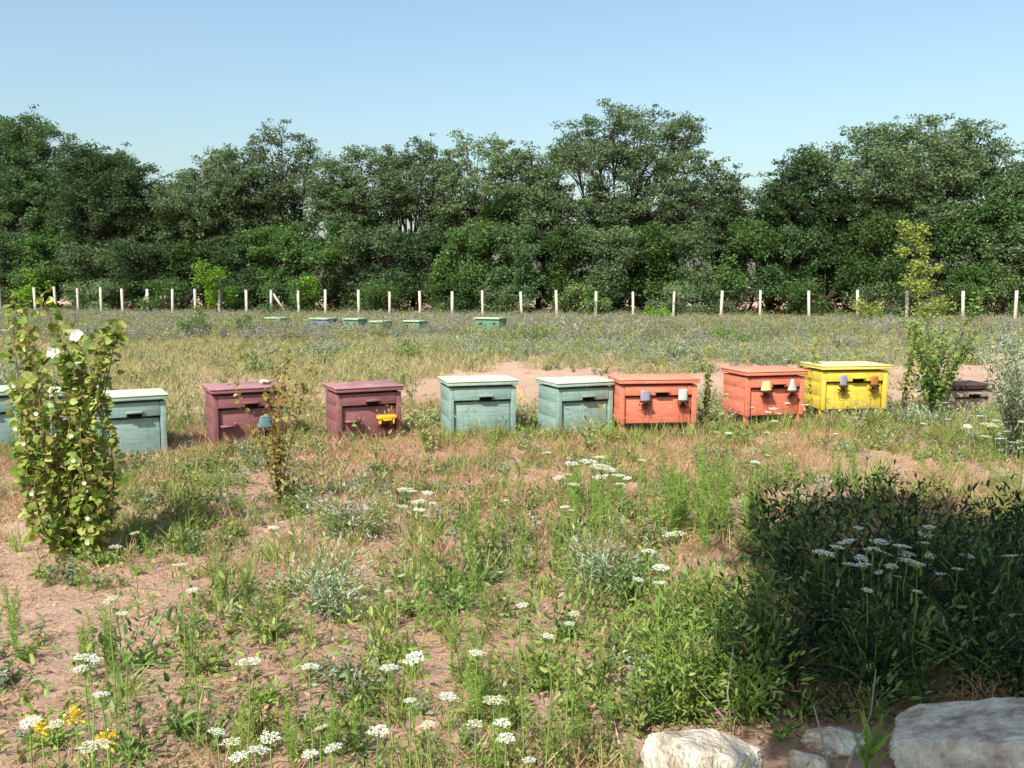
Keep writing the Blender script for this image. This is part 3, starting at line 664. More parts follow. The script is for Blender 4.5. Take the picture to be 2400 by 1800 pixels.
# -- the tall leafy bush with the white flowers
def big_bush():
    r = np.random.default_rng(4)
    p = at(190, 1300); Y = p.y; k = Y / F_PX
    t = thing('leafy_bush', 'tall yellow-green leafy bush with two white flowers standing before the teal hives', 'bush', (p.x, Y, hz(p.x, Y)))
    prof = [(0.02, .16, .02), (.25, .27, .0), (.5, .28, -.02), (.8, .28, -.04), (1.1, .27, -.07), (1.35, .21, -.12), (1.6, .15, -.19), (1.72, .07, -.2)]
    zz = np.array([a[0] for a in prof]); ww = np.array([a[1] for a in prof]); oo = np.array([a[2] for a in prof])
    tb = MB(); P0 = []; A0 = []
    for s in range(26):
        h = r.uniform(.3, 1.0) ** .7 * 1.72; an = r.uniform(0, 2 * math.pi); q = r.uniform(.2, 1)
        n = 7; z = np.linspace(0, h, n); w = np.interp(z, zz, ww) * q; off = np.interp(z, zz, oo)
        PP = np.stack([off + w * math.cos(an), w * .8 * math.sin(an), z], 1) + r.normal(0, .014, (n, 3)) * [1, 1, 0]
        PP[0] = [r.normal(0, .03), r.normal(0, .03), 0]
        tb.tube(PP, np.linspace(.007, .002, n), 4)
        m = int(100 * h); u = r.uniform(.06, 1, m)
        Q = along(PP, u); d = rdir(m, .15, r)
        P0.append(Q + d * r.uniform(.0, .05, m)[:, None]); A0.append(d)
    # side spray towards the hives
    for s in range(5):
        PP = np.array([(.0, 0, .7), (.10 + .02 * s, .02, 1.0), (.17 + .02 * s, .03 * s - .05, 1.22 + .04 * s), (.2 + .02 * s, .03 * s - .06, 1.38 + .04 * s)])
        tb.tube(PP, [.005, .004, .003, .0015], 4); m = 44; u = r.uniform(.3, 1, m); d = rdir(m, .1, r)
        P0.append(along(PP, u) + d * r.uniform(0, .06, m)[:, None]); A0.append(d)
    tb.build('stems', M['stalk'], t)
    P = np.concatenate(P0); A = np.concatenate(A0); n = len(P)
    A = A * [1, 1, .6] + [0, 0, -.25]; N = rdir(n, .75, r) + np.array([0, -.35, 0])
    ll = r.uniform(.026, .066, n); order = np.argsort(P[:, 1])       # front leaves first
    # 300 leaves as parts of their own, sharing a few meshes
    lm = []
    for v in range(6):
        b = MB(); leaves(b, LEAF6, np.zeros((1, 3)), np.array([[1., 0, 0]]), np.array([[0, 0, 1.]]), 1.0, .78 + .06 * v)
        me = b.mesh('leaf'); lm.append(me)
    cols = [(106, 134, 46), (134, 156, 62), (158, 172, 82), (190, 196, 118), (156, 142, 72), (84, 114, 46)]
    for v, c in enumerate(cols):
        lm[v].materials.append(leafmat('leafy_bush_leaf', [c, tuple(int(x * .9) for x in c)], .42, .5, .3, .25))
    pick = r.choice(order[:int(n * .6)], 300, replace=False)
    X, Yv, Z = frames(A[pick], N[pick])
    for i, a in enumerate(pick):
        o = bpy.data.objects.new('leaf', lm[int(r.integers(0, 6))]); C.objects.link(o); o.parent = t
        m4 = Matrix([[X[i][j], Yv[i][j], Z[i][j], P[a][j]] for j in range(3)] + [[0, 0, 0, 1]])
        o.matrix_basis = m4 @ Matrix.Scale(float(ll[a]), 4)
    rest = np.setdiff1d(np.arange(n), pick)
    b = MB(); leaves(b, LEAF6, P[rest], A[rest], N[rest], ll[rest], ll[rest] * r.uniform(.75, 1.05, len(rest)))
    o = b.build('foliage', M['hollyhock'], t); o['kind'] = 'stuff'
    for fx, fy in ((182, 785), (128, 826)):
        c = at_y(fx, fy, Y - .3) - t.location
        b = MB(); m = 7; an = np.arange(m) * 2 * math.pi / m + fx * .1
        dirs = np.stack([np.cos(an), -.75 + .3 * np.sin(an * 2 + fx), np.sin(an) * .8], 1)
        leaves(b, LEAF6, np.tile([c.x, c.y, c.z], (m, 1)) + dirs * .002, dirs, np.tile([.3 if fx > 150 else -.3, -1., .5], (m, 1)), .045 * (1 + .2 * np.cos(an * 3)), .042)
        b.build('flower', M['petal'], t)
    for i in range(10):
        b = MB(); m = 6; j = int(r.choice(order[:200])); an = np.arange(m) * 2 * math.pi / m
        dirs = np.stack([np.cos(an), np.full(m, -.5), np.sin(an)], 1)
        leaves(b, LEAF4, np.tile(P[j] + [0, -.04, 0], (m, 1)), dirs, np.tile([0, -1., .2], (m, 1)), .018, .016)
        b.build('bud', M['petal_cream'], t)
big_bush()

def leafy_stalk(name, label, px, base, h, mat, seed, spread=.1, nst=5, dens=60, leaf=.05, cat='plant', group=None, stalk='stalk', tmpl=LEAF6, wr=.7, lean=0.0, low=.1, thick=.005, upl=.1):
    r = np.random.default_rng(seed); p = at(px, base)
    t = thing(name, label, cat, (p.x, p.y, hz(p.x, p.y)), 0, group)
    tb = MB(); fb = MB()
    for s in range(nst):
        hh = h * (1 if s == 0 else r.uniform(.45, .95))
        PP = stem_path(hh, (r.normal(0, spread) + lean, r.normal(0, spread)), r, 6)
        tb.tube(PP, np.linspace(thick, thick * .3, 6), 4)
        m = int(dens * hh); u = r.uniform(low, 1, m); d = rdir(m, upl, r)
        ll = leaf * r.uniform(.5, 1.3, m)
        leaves(fb, tmpl, along(PP, u) + d * (r.random(m) ** 2 * spread * .5)[:, None], d, rdir(m, .8, r), ll, ll * wr)
    tb.build('stem', M[stalk], t); fb.build('foliage', M[mat], t)
    return t

leafy_stalk('leafy_stalk', 'dry yellow-brown leafy stalk standing before a maroon beehive', 655, 1190, 1.28, 'dryleaf', 21, .13, 10, 60, .042)
leafy_stalk('leafy_stalk', 'slim yellow-green leafy stalk between the orange and yellow beehives', 1908, 985, .98, 'olive', 22, .05, 6, 120, .06, wr=.5)
leafy_stalk('leafy_stalk', 'thin pale green stalk between the two orange beehives', 1655, 1015, .80, 'olive', 23, .05, 5, 80, .05, wr=.5)
leafy_stalk('young_shrub', 'green twiggy shrub on dark stems beside the low weathered beehive', 2185, 990, 1.75, 'shrub_green', 24, .24, 18, 110, .055, 'shrub', None, 'bark', LEAF6, .55, .05, .22, .009)
leafy_stalk('young_shrub', 'thin sparse dark-stemmed sapling beside the yellow beehive', 2115, 985, 1.45, 'olive', 25, .14, 6, 60, .06, 'shrub', None, 'bark', LEAF6, .5, .08, .3, .007)
leafy_stalk('silver_shrub', 'silvery white-leaved shrub in front of the low weathered beehive', 2385, 1085, 1.28, 'silver', 26, .22, 30, 190, .045, 'shrub', None, 'stem_green', LEAF6, .35, -.04, .05, .005, .5)

# young growth by the fence
def sapling(label, px, top, bottom, wpx, Y, mat, seed, per=1.0, leaf=.14, name='sapling', cat='sapling', cr=.38):
    r = np.random.default_rng(seed); n = max(2, int((bottom - top) / (wpx * .9)))
    lob = []
    for i in range(n):
        f = (i + .5) / n
        lob.append((px + r.normal() * wpx * .12, top + (bottom - top) * f, wpx * (.30 + .22 * math.sin(f * 2.6)), (bottom - top) / n * .6))
    return lobes_tree(name, label, lob, Y, px, mat, None, per=per, leaf=leaf, trunk_r=.05 * cr, cat=cat, clump_r=cr, seed=seed, flat=.8, lpc=50 / cr)
sapling('tall slender yellow-green sapling rising before the huge domed tree', 2150, 520, 690, 84, fence_pt(2150, -1.5).y, 'olive', 31, .55, .15)
sapling('bright yellow-green sapling before the thicket near the braced post', 500, 622, 722, 84, fence_pt(500, .5).y, 'bright', 32, .9)
sapling('bright green sapling behind the fence above the leafy bush', 62, 640, 722, 84, fence_pt(62, .6).y, 'bright', 33, .8)
sapling('narrow light green sapling just beside the braced fence post', 722, 650, 735, 44, fence_pt(722, .5).y, 'bright', 34, .9)
sapling('low bright green bush in the line of fence posts', 1545, 715, 765, 74, fence_pt(1545, -2).y, 'bright', 35, 1.2, .12, 'bush', 'bush')
sapling('rounded olive-yellow bush before the fence beside the slender sapling', 2050, 705, 765, 90, fence_pt(2050, -3).y, 'olive', 36, .9, .12, 'bush', 'bush')
sapling('olive-yellow leafy bush leaning behind the twiggy shrub', 2185, 690, 790, 110, fence_pt(2185, -6).y, 'olive', 37, .7, .11, 'bush', 'bush')
sapling('small dark green sapling alone in the grey herb field', 425, 722, 795, 44, at(425, 800).y, 'herb_dark', 38, .9, .07, cr=.2)
sapling('small dull green sapling in the grey herbs before the far beehives', 568, 742, 792, 38, at(568, 795).y, 'herb_dark', 39, .7, .07, cr=.2)
sapling('bright green low bush beyond the teal hive at the row end', 15, 828, 862, 60, at(15, 864).y, 'bright', 40, 1.2, .06, 'bush', 'bush', .16)
sapling('pale yellow-green low bush in the grass beyond the orange hives', 1725, 770, 812, 70, at(1725, 815).y, 'bright', 41, .7, .07, 'bush', 'bush', .2)

# -- wild carrots
def umbel_mesh(seed):
    r = np.random.default_rng(seed); b = MB(); s = MB()
    m = 26; i = np.arange(m); rad = np.sqrt((i + .5) / m); an = i * 2.39996 + r.random(m) * .3
    c = np.stack([rad * np.cos(an), rad * np.sin(an), -.10 * rad ** 2 + r.normal(0, .02, m)], 1)
    for q_ in c:
        n = 9; a2 = r.random(n) * 6.28; rr = .17 * np.sqrt(r.random(n))
        P = q_ + np.stack([rr * np.cos(a2), rr * np.sin(a2), r.normal(0, .02, n)], 1)
        d = np.stack([np.cos(a2), np.sin(a2), r.normal(0, .2, n)], 1)
        leaves(b, LEAF4, P - d * .05, d, rdir(n, 2.5, r), .15, .13)
        s.tube([(0, 0, -.75), q_ * .6 + [0, 0, -.2], q_ - [0, 0, .02]], [.018, .012, .008], 3, False)
    return b.mesh('flower_head'), s.mesh('rays')
UMB = [umbel_mesh(s) for s in range(5)]
for u_, r_ in UMB: r_.materials.append(M['stem_green'])
def carrot_stem(h, seed):
    r = np.random.default_rng(seed); s = MB(); P = stem_path(h, (r.normal(0, .06), r.normal(0, .06)), r, 5); P[:, :2] -= P[-1, :2] * np.linspace(0, 1, 5)[:, None]
    s.tube(P, np.linspace(.0035, .002, 5), 4, False)
    f = MB()
    for _ in range(9):
        b0 = along(P, np.array([r.uniform(.02, .6)]))[0]; d0 = rdir(1, .5, r)[0]; tip = b0 + d0 * r.uniform(.07, .14)
        f.tube([b0, tip], [.0012, .0006], 3, False); m = 22; u = r.uniform(.2, 1, m)
        leaves(f, LEAF4, b0 + (tip - b0) * u[:, None], rdir(m, .2, r) + d0 * .6, rdir(m, .8, r), r.uniform(.012, .028, m), .005)
    return s.mesh('stem'), f.mesh('foliage')
CST = [carrot_stem(1.0 * .5, 60 + i) for i in range(6)]
for a_, b_ in CST: a_.materials.append(M['stem_green']); b_.materials.append(M['weed'])
SHADE_DARKENED_F = {}
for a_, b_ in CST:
    d_ = b_.copy(); d_.materials.clear(); d_.materials.append(M['shade_darkened_weed']); SHADE_DARKENED_F[a_.name] = d_  # same carrot foliage in a darker colour, shade painted in for shaded plants
for i, (u_, r_) in enumerate(UMB): u_.materials.append(M['petal'] if i < 3 else M['petal_cream'])
def carrot(px, py, wpx, label, group, hd=None):
    hd = hd or random.uniform(.46, .62)
    p = at(px, py, hd); k = p.y / F_PX
    g = hz(p.x, p.y)
    t = thing('wild_carrot', label, 'flower', (p.x, p.y, g), random.uniform(0, 6.28), group)
    s, f = random.choice(CST)
    if 'shade' in group: f = SHADE_DARKENED_F[s.name]; hd = random.uniform(.34, .46); p = at(px, py, hd); k = p.y / F_PX; g = hz(p.x, p.y); t.location = (p.x, p.y, g)
    for me, nm in ((s, 'stem'), (f, 'foliage')):
        o = obj(nm, me, None, t); o.scale = (1, 1, (hd - g - .02) / .5) if nm == 'stem' else (1, 1, 1)
    u_, r_ = random.choice(UMB); rad = max(.018, min(.06, wpx * k / 2))
    h = obj('flower_head', u_, None, t); h.location = (0, 0, hd - g); h.scale = (rad, rad, rad); tl = .1 if random.random() < .7 else .34; rad *= random.uniform(.8, 1.15); h.scale = (rad, rad * random.uniform(.8, 1.1), rad * random.uniform(.6, 1.5)); h.rotation_euler = (random.uniform(-tl, tl), random.uniform(-tl, tl), random.uniform(0, 6))
    obj('rays', r_, None, h)
CARROTS = {
 ('white flowering wild carrot in the stand of bright weeds near the front', 'wild carrots on the near soil'):
  [(70, 1690, 60), (132, 1694, 50), (220, 1745, 80), (508, 1712, 46), (633, 1725, 52), (608, 1754, 50), (781, 1750, 50), (726, 1765, 42), (886, 1710, 58), (751, 1704, 34), (540, 1737, 40), (207, 1539, 58), (198, 1562, 50), (236, 1625, 40), (584, 1547, 56), (726, 1560, 54), (1118, 1528, 50), (969, 1540, 60), (911, 1563, 52), (1051, 1631, 50), (1157, 1639, 60), (1113, 1694, 38), (1176, 1692, 44), (1186, 1728, 50), (1002, 1697, 36), (1240, 1780, 40), (960, 1640, 36), (560, 1770, 50)],
 ('white wild carrot scattered singly among low plants on the pink soil', 'single wild carrots on the pink soil'):
  [(422, 1322, 34), (451, 1381, 30), (257, 1404, 30), (287, 1436, 24), (316, 1248, 24), (270, 1280, 30), (1224, 1417, 30), (1345, 1436, 36), (1335, 1460, 34), (1282, 1489, 24), (1186, 1172, 16), (1323, 1187, 20), (1340, 1195, 18), (640, 1235, 28)],
 ('white wild carrot in the small patch beside the grey-lilac herb', 'wild carrots beside the grey-lilac herb'):
  [(949, 1145, 40), (1002, 1154, 28), (981, 1174, 38), (983, 1193, 32), (995, 1208, 16), (945, 1186, 30), (965, 1150, 26), (1015, 1178, 22)],
 ('white wild carrot in the dense sunny patch before the teal hive beside the orange one', 'wild carrots in the sunny patch'):
  [(1282, 1060, 22), (1340, 1084, 34), (1378, 1080, 40), (1412, 1092, 50), (1330, 1111, 34), (1345, 1134, 24), (1405, 1070, 40), (1407, 1116, 34), (1451, 1113, 34), (1453, 1133, 30), (1504, 1077, 26), (1430, 1100, 36), (1390, 1095, 34), (1310, 1118, 28), (1470, 1120, 26), (1771, 1082, 30), (1798, 1066, 18)],
 ('wild carrot with dim white heads in the deep shade of the tree', 'wild carrots in the tree shade'):
  [(2028, 1227, 26), (2012, 1236, 26), (2168, 1249, 34), (2177, 1233, 30), (1983, 1267, 40), (2064, 1267, 56), (2046, 1285, 44), (2114, 1278, 40), (2164, 1271, 30), (1933, 1294, 46), (2123, 1296, 50), (2024, 1321, 46), (1992, 1321, 36), (2128, 1312, 44), (2150, 1321, 34), (2268, 1301, 34), (2367, 1301, 40), (2019, 1308, 36), (2078, 1296, 40), (2205, 1344, 24), (2245, 1332, 24), (2033, 1382, 24), (2150, 1385, 24), (2090, 1325, 34), (2180, 1300, 30), (1960, 1280, 30), (2060, 1340, 28), (2105, 1350, 26)],
 ('wild carrot beside the bushy green weed at the shade edge', 'wild carrots by the bushy weed'):
  [(1580, 1249, 46), (1549, 1328, 36), (1495, 1357, 32), (1547, 1364, 30), (1520, 1290, 34)],
 ('white wild carrot below the silvery white-leaved shrub', 'wild carrots by the silvery shrub'):
  [(2300, 974, 22), (2315, 992, 30), (2327, 997, 34), (2312, 1022, 24), (2345, 1027, 28), (2377, 1036, 24), (2397, 988, 26), (2397, 1048, 26), (2216, 943, 18), (2165, 992, 16), (2222, 982, 16), (2267, 998, 20), (2335, 985, 26), (2360, 1010, 22)],
 ('small white wild carrot at the feet of the orange and yellow hives', 'wild carrots before the orange hives'):
  [(1812, 957, 26), (1763, 954, 16), (1846, 944, 16), (1702, 923, 14), (1680, 1012, 18), (1708, 1014, 20), (1797, 1013, 16), (1838, 1013, 16), (1771, 1051, 20), (1958, 1016, 14), (1993, 1016, 16), (1816, 986, 20), (1670, 989, 18), (1888, 948, 16), (1800, 965, 20), (1825, 968, 18), (2033, 1068, 24), (2078, 1106, 26), (2100, 1100, 20)],
}
for (lab, grp), lst in CARROTS.items():
    for px, py, w in lst:
        carrot(px, py, w, lab, grp)

# -- slender upright weeds
def weed_proto(seed, mat):
    r = np.random.default_rng(seed); t = thing('upright_weed', '', 'weed', (0, -300, 0)); s = MB(); f = MB()
    for _ in range(int(r.integers(1, 4))):
        h = r.uniform(.3, .5); P = stem_path(h, (r.normal(0, .12), r.normal(0, .12)), r, 5); P[:, :2] += r.normal(0, .015, 2)
        s.tube(P, np.linspace(.0035, .0012, 5), 4, False)
        m = int(300 * h); u = r.uniform(.05, 1, m) ** .8; d = rdir(m, .9, r)
        ll = r.uniform(.035, .075, m) * (1.1 - .5 * u)
        leaves(f, LEAF4, along(P, u), d, rdir(m, .5, r), ll, ll * .11)
    s.build('stem', M['stem_green'], t); f.build('foliage', M[mat], t)
    return t
WP = [weed_proto(200 + i, 'weed') for i in range(7)]
used = set()
def weed(px, base, hpx, label, group, protos=WP, jit=12):
    for_ = at(px + random.uniform(-jit, jit), base + random.uniform(-jit, jit)); k = for_.y / F_PX
    i = random.randrange(len(protos)); src = protos[i]
    sc = hpx * k / .42 * random.uniform(.8, 1.2)
    loc = (for_.x, for_.y, hz(for_.x, for_.y)); rz = random.uniform(0, 6.28); ln = (random.uniform(-.12, .12), random.uniform(-.12, .12))
    if id(src) not in used:
        used.add(id(src)); src.location = loc; src.rotation_euler = (ln[0], ln[1], rz); src.scale = (sc,) * 3; src['label'] = label; src['group'] = group
    else:
        copy_tree(src, loc, rz, label, group, sc, ln)
WEEDS = [
 ('slender bright green upright weed near the front edge of the pink soil', 'bright weeds near the front',
  [(20, 1500, 150, 4), (45, 1520, 110, 2), (205, 1400, 110, 3), (240, 1560, 130, 5), (200, 1600, 120, 4), (260, 1690, 110, 4), (450, 1520, 110, 3), (530, 1420, 110, 6), (570, 1400, 100, 4), (1130, 1640, 160, 6), (1100, 1690, 170, 5), (1080, 1580, 140, 4), (1180, 1700, 120, 3), (700, 1790, 130, 5), (560, 1790, 120, 4), (790, 1780, 120, 5), (850, 1740, 110, 3), (1010, 1480, 90, 3), (990, 1500, 90, 3), (330, 1640, 70, 2), (1480, 1790, 110, 3), (1450, 1720, 90, 3), (1360, 1750, 110, 5), (1290, 1790, 90, 3), (420, 1700, 60, 3)]),
 ('slender bright green weed on the sunny soil between the herbs and hives', 'bright weeds on the middle soil',
  [(1110, 1320, 110, 5), (1140, 1280, 100, 3), (1220, 1360, 110, 4), (1230, 1290, 90, 3), (1090, 1420, 110, 4), (1120, 1450, 100, 4), (1310, 1360, 90, 2), (1300, 1290, 80, 3), (900, 1440, 90, 3), (560, 1170, 70, 3), (520, 1165, 60, 3), (700, 1290, 70, 4), (980, 1260, 70, 3), (1190, 1190, 80, 5), (1000, 1300, 70, 2), (350, 1330, 80, 3), (420, 1310, 80, 3), (1400, 1470, 100, 2), (1440, 1560, 110, 3), (1420, 1620, 100, 2)]),
 ('slender bright green weed in the dense stand beside the tree shadow', 'bright weeds in the dense stand',
  [(1360, 1210, 110, 8), (1400, 1230, 110, 8), (1440, 1180, 90, 5), (1560, 1260, 150, 8), (1610, 1250, 150, 8), (1650, 1280, 140, 6), (1690, 1250, 130, 6), (1580, 1180, 100, 6), (1650, 1170, 100, 6), (1740, 1260, 120, 6), (1720, 1160, 90, 5), (1950, 1150, 80, 4), (1990, 1140, 70, 3), (1340, 1260, 90, 4), (1500, 1160, 80, 4)]),
]
for lab, grp, lst in WEEDS:
    for px, b, h, n in lst:
        for _ in range(n): weed(px, b, h, lab, grp, jit=22)

# -- bushy weeds, grey herbs, dark spikes
def bushy(label, px, base, hpx, wpx, mat, seed, group=None, nst=14, dens=95, leaf=.055, wr=.28, name='bushy_weed', cat='weed', stalk='stem_green', upl=.45):
    p = at(px, base); k = p.y / F_PX; h = hpx * k
    return leafy_stalk(name, label, px, base, h, mat, seed, wpx * k / (2.2 * h), nst, dens, leaf, cat, group, stalk, LEAF6, wr, 0, .05, .004, upl)
BL = 'bushy green lance-leaved weed growing at the left edge of the tree shade'
for i, (px, b, h, w) in enumerate([(1470, 1450, 170, 120), (1555, 1590, 220, 150), (1620, 1690, 260, 170), (1700, 1640, 260, 160), (1570, 1690, 150, 130), (1730, 1700, 180, 150), (1790, 1640, 330, 90), (1680, 1500, 190, 130), (1600, 1480, 160, 130), (1520, 1700, 80, 120)]):
    bushy(BL, px, b, h, w, 'herb_dark' if i % 3 == 0 else 'weed', 300 + i, 'bushy weeds at the shade edge', 15, 190, .04)
for i, (px, b, h, w) in enumerate([(1790, 1290, 160, 70), (1850, 1280, 150, 70), (1905, 1280, 130, 60), (2010, 1230, 110, 70), (2075, 1200, 110, 80), (2130, 1215, 90, 70), (2250, 1290, 150, 90), (2320, 1320, 190, 90), (2385, 1320, 180, 80), (1960, 1250, 90, 60)]):
    bushy('dark upright branching weed rising out of the far rim of the tree shade', px, b, h, w, 'shade_darkened_weed', 330 + i, 'dark weeds at the far shade rim', 8, 110, .045, .3)
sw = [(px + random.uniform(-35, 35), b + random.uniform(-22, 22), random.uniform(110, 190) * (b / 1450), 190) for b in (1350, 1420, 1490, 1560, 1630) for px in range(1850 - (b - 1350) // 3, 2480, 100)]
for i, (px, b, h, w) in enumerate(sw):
    bushy('leafy weed lying wholly in the dark tree shade behind the rocks', px, b, h, w, 'shade_darkened_weed' if i % 4 else 'herb_dark', 850 + i, 'leafy weeds in the dark shade', 12, 130, .05, .3)
bushy('grey-lilac bushy herb with green base beside the patch of wild carrots', 815, 1270, 125, 190, 'lavender', 371, None, 30, 150, .035, .3, 'grey_herb', 'herb')
bushy('grey-green spreading herb on the soil below the grey-lilac one', 770, 1440, 150, 250, 'silver', 372, None, 30, 150, .035, .35, 'grey_herb', 'herb')
bushy('yellow-green leafy herb hugging the foot of the grey-lilac herb', 800, 1262, 60, 150, 'weed', 373, None, 22, 120, .045, .4, 'green_herb', 'herb')
bushy('blue-grey half-shaded herb beside the bushy green weed', 1420, 1395, 130, 150, 'silver', 374, None, 26, 140, .04, .3, 'grey_herb', 'herb')
bushy('brownish dying herb in the shadow of the leafy bush', 410, 1245, 80, 90, 'dryleaf', 375, None, 14, 110, .04, .4, 'dry_herb', 'herb')
for i, (px, b, h, w) in enumerate([(960, 845, 34, 60), (1580, 850, 38, 60), (1240, 808, 30, 70), (1340, 800, 24, 50), (600, 880, 34, 90), (1100, 815, 24, 60)]):
    bushy('dark grey-green rounded herb alone in the dry field behind the hives', px, b, h, w, 'silver' if i % 2 else 'herb_dark', 380 + i, 'rounded herbs in the dry field', 26, 60, .09, .35, 'grey_herb', 'herb')
for i, (px, b, h, w) in enumerate([(1000, 1060, 120, 90), (1160, 1065, 60, 140), (1380, 1060, 110, 120), (880, 1075, 80, 150), (1250, 1075, 60, 90), (1420, 1040, 60, 70), (1700, 1030, 40, 80)]):
    bushy('dark-stemmed scrubby weed at the feet of the teal hives', px, b, h, w, ('herb', 'olive')[i % 2], 395 + i, 'scrubby weeds before the teal hives', 9, 70, .05, .35)
for i, (px, b, w) in enumerate([(340, 1560, 120), (480, 1570, 140), (1290, 1600, 150), (1330, 1500, 110), (640, 1490, 120), (880, 1560, 90), (430, 1720, 100), (700, 1180, 110), (120, 1760, 120), (300, 1780, 120), (1400, 1640, 110), (620, 1650, 90), (1060, 1440, 140), (960, 1440, 110)]):
    bushy('broad-leaved low herb rosette on the bare pink soil', px, b, w * .45, w, ('herb_dark', 'herb', 'weed')[i % 3], 410 + i, 'low rosettes on the soil', 26, 150, .045, .38, 'rosette_herb', 'herb', upl=.2)
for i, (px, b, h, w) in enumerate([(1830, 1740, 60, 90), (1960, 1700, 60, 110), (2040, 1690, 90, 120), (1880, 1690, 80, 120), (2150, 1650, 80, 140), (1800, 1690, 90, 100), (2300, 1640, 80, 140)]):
    bushy('low dark weed tucked in close among the limestone rocks', px, b, h, w, 'shade_darkened_weed' if i % 2 else 'herb_dark', 930 + i, 'weeds among the rocks', 10, 110, .04, .3)
leafy_stalk('broad_grass', 'broad bright grass blades rising beside the dry forked twig', 2030, 1840, .19, 'bright', 940, .1, 6, 26, .16, 'grass', None, 'stem_green', BLADE, .09, .12, .0, .003, 1.4)
for i, (px, py) in enumerate([(250, 1738), (95, 1705), (175, 1680)]):
    p = at(px, py, .38); t = thing('yellow_flower', 'small yellow flower head beside the nearest wild carrots', 'flower', (p.x, p.y, 0), 0, 'yellow flowers by the nearest carrots')
    s = MB(); s.tube([(0, 0, 0), (.01, 0, .2), (0, 0, .37)], [.003, .003, .002], 4); s.build('stem', M['stem_green'], t)
    b = MB(); m = 60; r = np.random.default_rng(i); d = rdir(m, .4, r); leaves(b, LEAF4, np.array([0, 0, .38]) + d * r.uniform(0, .025, m)[:, None], d, rdir(m, 1, r), .014, .01); b.build('flower_head', M['petal_yellow'], t)

# ------------------------------------------------------------------ ground cover that nobody could count
def scatter_group():
    g = bpy.data.node_groups.new('scatter', 'GeometryNodeTree')
    g.interface.new_socket('Geometry', in_out='INPUT', socket_type='NodeSocketGeometry')
    g.interface.new_socket('Collection', in_out='INPUT', socket_type='NodeSocketCollection')
    g.interface.new_socket('Geometry', in_out='OUTPUT', socket_type='NodeSocketGeometry')
    N = g.nodes; gi = N.new('NodeGroupInput'); go = N.new('NodeGroupOutput')
    iop = N.new('GeometryNodeInstanceOnPoints'); ci = N.new('GeometryNodeCollectionInfo')
    ci.inputs['Separate Children'].default_value = True; ci.inputs['Reset Children'].default_value = True
    g.links.new(gi.outputs[1], ci.inputs[0]); g.links.new(gi.outputs[0], iop.inputs['Points']); g.links.new(ci.outputs[0], iop.inputs['Instance'])
    iop.inputs['Pick Instance'].default_value = True
    for nm, ty, so_ in (('rot', 'FLOAT_VECTOR', 'Rotation'), ('scl', 'FLOAT_VECTOR', 'Scale'), ('idx', 'INT', 'Instance Index')):
        a = N.new('GeometryNodeInputNamedAttribute'); a.data_type = ty; a.inputs['Name'].default_value = nm
        g.links.new(a.outputs[0], iop.inputs[so_])
    g.links.new(iop.outputs[0], go.inputs[0])
    return g
SG = scatter_group()

def clear_of(x, y):
    ok = np.ones(len(x), bool)
    for cx, cy, a, hw, hd in FOOT:
        dx, dy = x - cx, y - cy; u = dx * math.cos(a) + dy * math.sin(a); v = -dx * math.sin(a) + dy * math.cos(a)
        ok &= ~((np.abs(u) < hw) & (np.abs(v) < hd))
    return ok

def scatter(name, label, cat, meshes, x, y, scl, rnd, idx=None, zoff=0.0, tilt=.12):
    ok = clear_of(x, y); x, y, scl = x[ok], y[ok], scl[ok]; idx = idx[ok] if idx is not None else None
    n = len(x)
    col = bpy.data.collections.new(name + '_kinds')
    for i, me in enumerate(meshes):
        o = bpy.data.objects.new('%s_kind_%02d' % (name, i), me); col.objects.link(o)
    me = mesh_np(name, np.stack([x, y, height(x, y) + zoff], 1), [])
    a = me.attributes.new('rot', 'FLOAT_VECTOR', 'POINT'); rot = np.stack([rnd.normal(0, tilt, n), rnd.normal(0, tilt, n), rnd.uniform(0, 6.28, n)], 1); a.data.foreach_set('vector', rot.astype(np.float32).ravel())
    a = me.attributes.new('scl', 'FLOAT_VECTOR', 'POINT'); s3 = np.stack([scl * rnd.uniform(.85, 1.2, n), scl * rnd.uniform(.85, 1.2, n), scl * rnd.uniform(.75, 1.25, n)], 1); a.data.foreach_set('vector', s3.astype(np.float32).ravel())
    a = me.attributes.new('idx', 'INT', 'POINT'); ix = (idx if idx is not None else rnd.integers(0, len(meshes), n)).astype(np.int32); a.data.foreach_set('value', ix)
    o = bpy.data.objects.new(name, me); C.objects.link(o)
    for m_ in meshes[:1]: pass
    md = o.modifiers.new('scatter', 'NODES'); md.node_group = SG
    md[[s for s in SG.interface.items_tree if s.name == 'Collection'][0].identifier] = col
    o['kind'] = 'stuff'; tag(o, label, cat)
    return o

def tuft(seed, n, h, spread, mat, w=.006, lean=.5):
    r = np.random.default_rng(seed); b = MB(); P = np.stack([r.normal(0, spread, n), r.normal(0, spread, n), np.zeros(n)], 1)
    A = np.stack([r.normal(0, lean, n), r.normal(0, lean, n), np.ones(n)], 1); N = rdir(n, 0, r)
    leaves(b, BLADE, P, A, N, h * r.uniform(.45, 1.1, n), w * r.uniform(.6, 1.3, n)); me = b.mesh('tuft'); me.materials.append(M[mat]); return me

